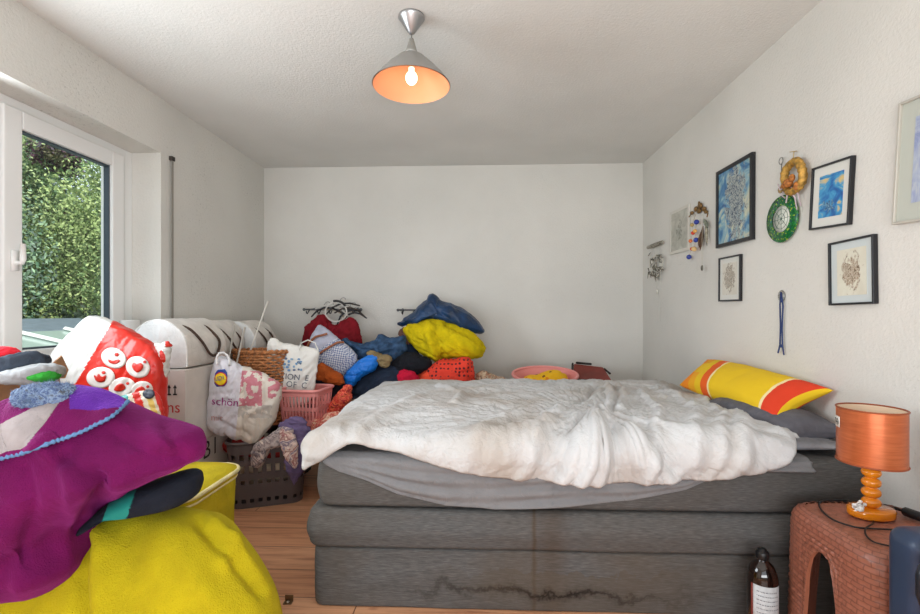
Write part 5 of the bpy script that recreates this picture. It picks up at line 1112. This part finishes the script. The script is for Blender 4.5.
for (a, b, lab) in (((268, 301), (244, 368), 'tallest white stick leaning out of the wicker basket'), ((245, 327), (236, 366), 'middle short white stick standing in the wicker basket'), ((234.5, 325), (228, 364), 'leftmost short white stick standing in the wicker basket')):
    m = MB(); pa_, pb_ = onY(*a, 2.83 if a[0] < 250 else 2.98), onY(*b, 2.85 if a[0] < 250 else 2.93); pc_ = np.array([-1.41+(pb_[0]+1.41)*.3, 2.95, .41]); m.tube([pc_, pb_, pa_], .006, 10); tag(m.build('wooden_stick', rod), lab, 'stick', 'white sticks in the wicker basket')
# white tote
tb_ = puff('tote_bag', [(267, 354), (269, 338), (275, 338), (282, 343), (300, 346), (319, 348), (318, 366), (314, 388), (310, 404), (290, 408), (275, 400), (268, 385)], 2.94, .04, .05, [mat('tote_white', (222, 220, 214), .6, var=.04, vscale=10, bump=.3, bscale=30, bdist=.005)], amp=.006, freq=8, n=120, nr=30, seed=3, corner=0)
tag(tb_, 'white tote bag with blue blot print and grey letters in the pink basket', 'bag')
text_on(tb_, 'TION  E', 280, 378.5, 8.2, mat('print_grey', (92, 100, 112), .6), tb_, off=.005, rot=5); text_on(tb_, 'OF  C', 286, 386.5, 8.2, mat('print_grey', (92, 100, 112), .6), tb_, off=.005, rot=5)
r_ = np.random.default_rng(4)
for k in range(22):
    u = r_.uniform(276, 302); v = r_.uniform(352, 371)+(.0); 
    if ((u-290)/14)**2+((v-364)/13)**2 < 1.1: patch('printed_blot', tb_, ell(u, v, r_.uniform(1, 1.9), r_.uniform(1, 1.7), n=8), [mat('print_blue_%d' % (k % 3), [(110, 150, 190), (140, 176, 204), (90, 110, 140)][k % 3], .6)], tb_, off=.004, th=.0006, n=10, nr=3)
P3, _ = cast(tb_, np.array([299., 301, 308, 315, 318]), np.array([350., 343, 340, 343, 350]), .004); MB().tube(P3, .004, 6).build('handle', mat('tote_white', (222, 220, 214), .6), tb_)
# ================================================================== heap behind and left of the bed
wood = mat('plain_wood_bench', (150, 120, 92), .6, var=.1)
t = thing('low_bench', 'low wooden bench behind the bed carrying the heap of clothes', 'bench', (.1, 3.42, 0))
MB().box((-.90, 3.18, .47), (1.05, 3.68, .50)).build('bench_top', wood, t, smooth=False, bevel=.004)
for x in (-.86, 1.01):
    for y in (3.22, 3.64): MB().box((x-.025, y-.025, 0), (x+.025, y+.025, .47)).build('leg', wood, t, smooth=False)
g = garment
G = 'clothes heaped between the bed and the back wall'
def rails(u0, u1, v, label, hooks):
    a, b = onY(u0, v, 3.93), onY(u1, v, 3.93); t = thing('wall_coat_rack', label, 'coat rack', tuple((a+b)/2)); m = MB()
    m.tube([a, b], .008, 10); m.ball(a, .013, 10); m.ball(b, .013, 10)
    m.build('rail', mat('dark_chrome', (110, 112, 116), .3, metal=.8), t)
    m = MB()
    for f in (.12, .88): p = a+(b-a)*f; m.tube([p, (p[0], YB-.002, p[2]+.01)], .007, 8)
    m.build('wall_arms', mat('dark_chrome', (110, 112, 116), .3), t)
    for k in range(hooks):
        p = a+(b-a)*((k+.5)/hooks); m = MB(); m.tube([p, p+np.array([0, -.05, -.035]), p+np.array([0, -.075, -.03]), p+np.array([0, -.08, -.012])], .005, 8); m.build('hook', mat('black_hook', (40, 40, 44), .4), t)
    return a, b
rails(304, 361, 309.5, 'metal wall rack crowded with hangers above the maroon garment', 5)
rails(398, 420, 310, 'metal wall rack mostly hidden behind the blue bag', 2)
hc = [(40, 40, 44), (206, 204, 198), (52, 50, 50), (70, 60, 52), (44, 46, 54), (196, 180, 160), (60, 60, 66)]
names = ['black', 'white', 'charcoal', 'dark brown', 'blue-black', 'beige', 'grey']
for k, (u, v, ang, sz) in enumerate(((325, 308, .15, .10), (333, 306, -.2, .115), (341, 304, .25, .12), (350, 308, -.1, .10), (346, 312, .5, .09), (337, 311, -.5, .10), (354, 313, .1, .08))):
    c = onY(u, v, 3.80+.012*k); t = thing('clothes_hanger', '%s clothes hanger bunched on the left wall rack' % names[k], 'hanger', tuple(c), 'hangers bunched on the left wall rack')
    ca, sa = math.cos(ang), math.sin(ang); Rr = lambda x, z: c+np.array([x*ca-z*sa, .02*math.sin(x*30), x*sa+z*ca])
    mm = mat('hanger_%s' % names[k], hc[k], .35); m = MB(); m.tube([Rr(x, z) for x, z in ((-sz*1.3, -.055), (-sz*.6, -.012), (0, .004), (sz*.6, -.012), (sz*1.3, -.055))], [.006, .008, .009, .008, .006], 8); m.build('shoulder_bar', mm, t)
    m = MB(); m.tube([Rr(x, z) for x, z in ((0, .0), (0, .03), (.012, .045), (.028, .05), (.04, .04), (.042, .028))], .003, 6); m.build('hook', mat('hanger_hook', (150, 150, 150), .3, metal=.7), t)
# white and black headphone-like hoops hanging there
c = onY(336, 312, 3.70); t = thing('curved_hanger_hoop', 'white round hoop hanging over the neck of the maroon garment', 'hoop', tuple(c)); m = MB()
m.tube([c+np.array([.088*math.cos(a), 0, .078*math.sin(a)+.0]) for a in np.linspace(0, 2*PI, 36, endpoint=False)], .006, 8, closed=True); m.build('hoop_ring', mat('hoop_white', (214, 210, 204), .4), t)
m = MB(); m.tube([c+np.array([.088*math.cos(a), -.004, .078*math.sin(a)+.012]) for a in np.linspace(.5, 1.8, 14)], .010, 8); m.build('dark_grip', mat('grip_black', (44, 42, 44), .4), t)
def coat(label, pts, y, tf, tb, m_, **kw): return g('garment', label, 'garment', pts, y, tf, tb, m_, G, **kw)
coat('maroon garment hanging at the top left of the clothes heap', [(302, 346), (303, 332), (310, 322), (320, 314), (327, 316), (331, 325), (342, 325), (349, 315), (357, 321), (362, 334), (363, 348), (350, 354), (320, 356)], 3.72, .10, .10, cloth('maroon_wool', (128, 28, 38)), amp=.012, freq=6, n=140, corner=0, seed=2)
coat('dark clothes bundle low between the checked bag and the bed', [(300, 372), (325, 368), (350, 374), (360, 392), (352, 420), (330, 440), (308, 425), (304, 395)], 3.34, .06, .25, cloth('near_black', (46, 46, 56)), amp=.014, freq=6, seed=4)
coat('rust orange garment peeking out below the checked bag', [(316, 368), (321, 362), (330, 368), (341, 376), (345, 384), (334, 386), (322, 381), (314, 377)], 3.14, .06, .07, cloth('rust_orange', (178, 86, 36)), amp=.010, freq=10, n=100)
def gingham():
    nt = NT('blue_white_check'); v = coords(nt, rot=(0, .6, 0)); ch = nt.n('ShaderNodeTexChecker', Scale=90.0); ch.inputs['Color1'].default_value = (*srgb((204, 206, 212)), 1); ch.inputs['Color2'].default_value = (*srgb((108, 120, 158)), 1)
    nt.l(v, ch.inputs['Vector']); nt.l(ch.outputs['Color'], nt.b.inputs['Base Color']); nt.b.inputs['Roughness'].default_value = .8; return nt.m
cb_ = g('checked_bag', 'blue and white checked bag with brown leather handles leaning on the heap', 'bag', [(319, 324), (325, 327), (338, 338), (350, 348), (358, 358), (354, 368), (342, 378), (330, 372), (318, 364), (310, 354), (308, 344), (313, 332)], 3.26, .06, .08, [cloth('check_plain', (176, 178, 194)), gingham()], amp=.004, freq=6, n=160, nr=36, corner=0, matfn=lambda u, v, c: (v-350 > -.62*(u-318)+0).astype(int))
lea = mat('brown_leather', (150, 92, 62), .5)
for pts in ([(307, 350), (310, 343), (316, 337), (327, 334)], [(319, 354), (328, 348), (337, 343), (343, 343)]):
    L = np.array(pts, float); tt = np.linspace(0, 3, 20); P3, _ = cast(cb_, np.interp(tt, range(4), L[:, 0]), np.interp(tt, range(4), L[:, 1]), .016); MB().tube(P3, .008, 8).build('handle', lea, cb_)
coat('blue denim jeans draped across the middle of the clothes heap', [(342, 339), (352, 343), (362, 344), (372, 340), (380, 334), (388, 339), (398, 338), (406, 336), (408, 348), (402, 360), (392, 366), (384, 356), (374, 354), (364, 360), (355, 356), (348, 348)], 3.40, .10, .12, cloth('denim', (54, 78, 108), var=.2, vscale=30), amp=.016, freq=7, fine=.5, n=160, nr=36, corner=0, seed=8, creases=[([(378, 340), (372, 352)], 3, -.02), ([(392, 342), (388, 360)], 3, -.02), ([(350, 345), (366, 352)], 2.5, .015)])
coat('khaki brown sleeve lying over the jeans', [(366, 353), (371, 350), (381, 354), (391, 357), (389, 368), (383, 368), (376, 362), (368, 359)], 3.22, .04, .06, cloth('khaki', (136, 118, 86)), amp=.008, freq=14, n=90)
coat('bright blue shiny garment beside the checked bag', [(343, 382), (346, 372), (353, 366), (361, 358), (372, 355), (379, 358), (376, 367), (368, 374), (358, 380), (352, 387)], 3.20, .06, .08, mat('bright_blue_nylon', (20, 116, 214), .45, bump=.3, bscale=40, bdist=.004), amp=.008, freq=9, n=110)
coat('dark navy trousers lying down behind the bed corner', [(350, 392), (356, 380), (368, 372), (380, 366), (398, 368), (404, 378), (404, 396), (380, 404), (362, 410), (350, 404)], 3.28, .08, .12, cloth('dark_navy', (40, 50, 68)), amp=.014, freq=6, n=110, creases=[([(356, 398), (376, 376)], 3, -.015)])
coat('black garment wedged below the yellow blanket of the heap', [(394, 360), (404, 352), (414, 352), (424, 357), (431, 362), (424, 372), (410, 378), (396, 376), (390, 368)], 3.34, .10, .12, cloth('soft_black', (28, 30, 36)), amp=.012, freq=8, n=110)
coat('crimson garment edge beside the coral dotted cloth', [(396, 374), (404, 368), (416, 372), (420, 384), (408, 396), (398, 390)], 3.26, .05, .08, cloth('crimson', (200, 30, 62)), amp=.008, freq=10, n=80)
coat('brown woollen piece filling the heap above the black garment', [(398, 330), (406, 326), (412, 336), (418, 352), (410, 362), (400, 352)], 3.62, .06, .10, cloth('brown_wool', (110, 78, 66)), amp=.01, freq=9, n=80)
coat('dark blue filling garment behind the jeans', [(364, 352), (380, 344), (404, 342), (420, 352), (424, 372), (404, 392), (372, 388)], 3.58, .12, .14, cloth('ink_blue', (44, 58, 82)), amp=.015, freq=6, n=100)
coat('yellow fleece throw bunched in the middle of the right heap', [(404, 328), (412, 322), (424, 320), (444, 321), (458, 325), (472, 332), (484, 341), (488, 349), (482, 358), (470, 359), (452, 357), (436, 361), (426, 359), (416, 350), (407, 340)], 3.52, .17, .16, cloth('lemon_fleece', (206, 184, 18), sheen=.3, bump=.5, bscale=200, bdist=.003), amp=.014, freq=5, n=180, nr=40, seed=5, creases=[([(428, 326), (430, 342), (436, 356)], 4, .03), ([(438, 328), (438, 345), (442, 356)], 4, -.02), ([(446, 324), (470, 336), (486, 346)], 2.5, -.03)])
bluem = mat('blue_tarpaulin', (20, 50, 84), .42, var=.3, vscale=10, bump=.8, bscale=26, bdist=.012)
g('blue_bag', 'dark blue tarpaulin sack with knotted top crowning the right heap', 'sack', [(395, 324), (405, 317), (416, 308), (426, 301), (428, 295), (433, 293), (438, 296), (440, 300), (452, 304), (464, 308), (474, 315), (481, 322), (487, 332), (478, 335), (462, 330), (440, 323), (420, 322), (404, 328)], 3.62, .18, .18, bluem, amp=.016, freq=4, fine=.35, n=180, nr=40, seed=1, corner=0, cen=(440, 314), creases=[([(432, 300), (446, 318)], 3, -.02), ([(430, 302), (415, 322)], 4, .015), ([(450, 306), (462, 328)], 3, .015)])
coral = NT('coral_dots'); v = coords(coral); vo = coral.n('ShaderNodeTexVoronoi', Scale=36.0); vo.inputs['Randomness'].default_value = .25; coral.l(v, vo.inputs['Vector'])
coral.l(ramp(coral, vo.outputs['Distance'], [(0, (84, 24, 30)), (.30, (84, 24, 30)), (.36, (228, 62, 42))]), coral.b.inputs['Base Color']); coral.b.inputs['Roughness'].default_value = .85
coat('coral red cloth with dark polka dots at the foot of the right heap', [(412, 384), (418, 374), (428, 366), (442, 359), (456, 360), (470, 357), (474, 366), (476, 382), (470, 396), (440, 398), (418, 394)], 3.36, .12, .14, [coral.m, cloth('coral_plain', (232, 84, 56))], amp=.014, freq=6, n=150, nr=36, seed=9, matfn=lambda u, v, c: (u < 426+.6*(v-370)).astype(int))
coat('beige and brown patterned cloth at the right foot of the heap', [(474, 384), (476, 374), (484, 370), (492, 374), (503, 378), (508, 384), (504, 394), (480, 394)], 3.40, .06, .10, spots('beige_brown', (196, 176, 148), [(150, 84, 60), (206, 186, 160), (112, 92, 74)], 30, kind='noise'), amp=.010, freq=9, n=80)
coat('red and orange paisley pouch beside the pink basket', [(326, 416), (330, 404), (337, 393), (345, 385), (350, 385), (352, 394), (348, 405), (342, 413), (334, 417)], 2.96, .05, .08, spots('red_orange_paisley', (206, 60, 40), [(232, 96, 90), (240, 128, 70), (176, 40, 50)], 42, kind='noise', spread=.10), amp=.010, freq=9, n=90)
coat('peach cloth with dark red blossoms slumped on the floor left of the bed', [(305, 430), (314, 420), (328, 414), (342, 414), (340, 428), (328, 446), (312, 462), (304, 470), (302, 450)], 2.80, .06, .12, spots('peach_blossom', (216, 156, 130), [(186, 70, 70), (206, 110, 90), (232, 190, 164)], 30, kind='noise', spread=.10), amp=.012, freq=8, n=110)
coat('dark brown bundle under the pink basket', [(270, 428), (300, 424), (316, 420), (318, 440), (312, 470), (296, 480), (280, 470), (268, 450)], 3.02, .08, .16, cloth('dark_brown_cloth', (66, 54, 52)), amp=.01, freq=8, n=80)
# pink basin with yellow cloth
def hn(i, j, nr, n, s, tot): return (.35 < i/(nr-1) < .85) and (j % 3 != 0)
bc = onY(545, 375, 3.42)
t = thing('pink_basin', 'oval pink plastic laundry basin behind the bed holding yellow cloth', 'basin', (bc[0], bc[1], .505)); n = 60; a = np.linspace(0, 2*PI, n, endpoint=False); rz = .655
V = np.concatenate([np.column_stack([bc[0]+.235*s*np.cos(a), 3.42+.17*s*np.sin(a), np.full(n, z)]) for s, z in ((.80, .505), (.86, .55), (.92, .60), (.98, .648), (1.0, rz))]); V[:, 2] += .22*(V[:, 1]-3.42)*np.clip((V[:, 2]-.5)/.15, 0, 1); Fq = gridfaces(5, n, True)
mk('basin_wall', V, Fq.tolist()+[tuple(range(n))[::-1]], pinkm, t, solid=.004)
MB().tube(np.column_stack([bc[0]+.237*np.cos(a), 3.42+.172*np.sin(a), rz+.22*.172*np.sin(a)]), .011, 8, closed=True).build('rim', pinkm, t)
g('yellow_cloth', 'yellow-orange cloth with brown figures lying in the pink basin', 'cloth', [(520, 384), (524, 375), (536, 376), (548, 370.5), (560, 371), (566, 376), (566, 386), (545, 392), (525, 390)], 3.42, .10, .10, spots('yellow_print', (238, 184, 20), [(226, 140, 20), (244, 206, 60), (120, 60, 30)], 22, .3), amp=.010, freq=9, n=100)
# red-brown folded case with black edges
t = thing('red_folder_tray', 'red-brown tray-like case with black corners leaning behind the bed', 'case', tuple(onY(592, 384, 3.62)))
q = [onY(574, 364, 3.66), onY(604, 366, 3.66), onY(609, 379, 3.56), onY(572, 378, 3.56)]
q = [onY(573, 379, 3.50), onY(612, 380.5, 3.50), onY(603, 367, 3.66), onY(574, 363.5, 3.66)]; Q = np.array(q); dn = np.array([0, .02, -.03])
mk('case_body', np.concatenate([Q, Q+dn]), [(0, 1, 2, 3), (7, 6, 5, 4), (0, 4, 5, 1), (1, 5, 6, 2), (2, 6, 7, 3), (3, 7, 4, 0)], mat('red_brown_leather', (126, 54, 46), .5, var=.1), t, smooth=False, bevel=.006)
m = MB(); m.tube([Q[0]+[-.01, -.012, -.004], Q[1]+[.05, -.012, -.010]], .009, 8); m.tube([Q[3]+[.015, 0, .006], Q[3]*.4+Q[2]*.6+[0, 0, .012]], .009, 8); m.tube([Q[3]+[-.01, 0, 0], Q[3]*.4+Q[0]*.6+[-.012, 0, 0]], .008, 8); m.tube([Q[2]+[.01, 0, -.015], Q[1]*.5+Q[2]*.5+[.02, 0, 0]], .008, 8); m.build('black_edging', mat('black_edge', (34, 28, 28), .45), t)
MB().box((Q[0][0]-.0, 3.46, .50), (Q[1][0]+.03, 3.66, Q[0][2]-.035)).build('case_foot', mat('dark_base', (60, 40, 38), .6), t, smooth=False)
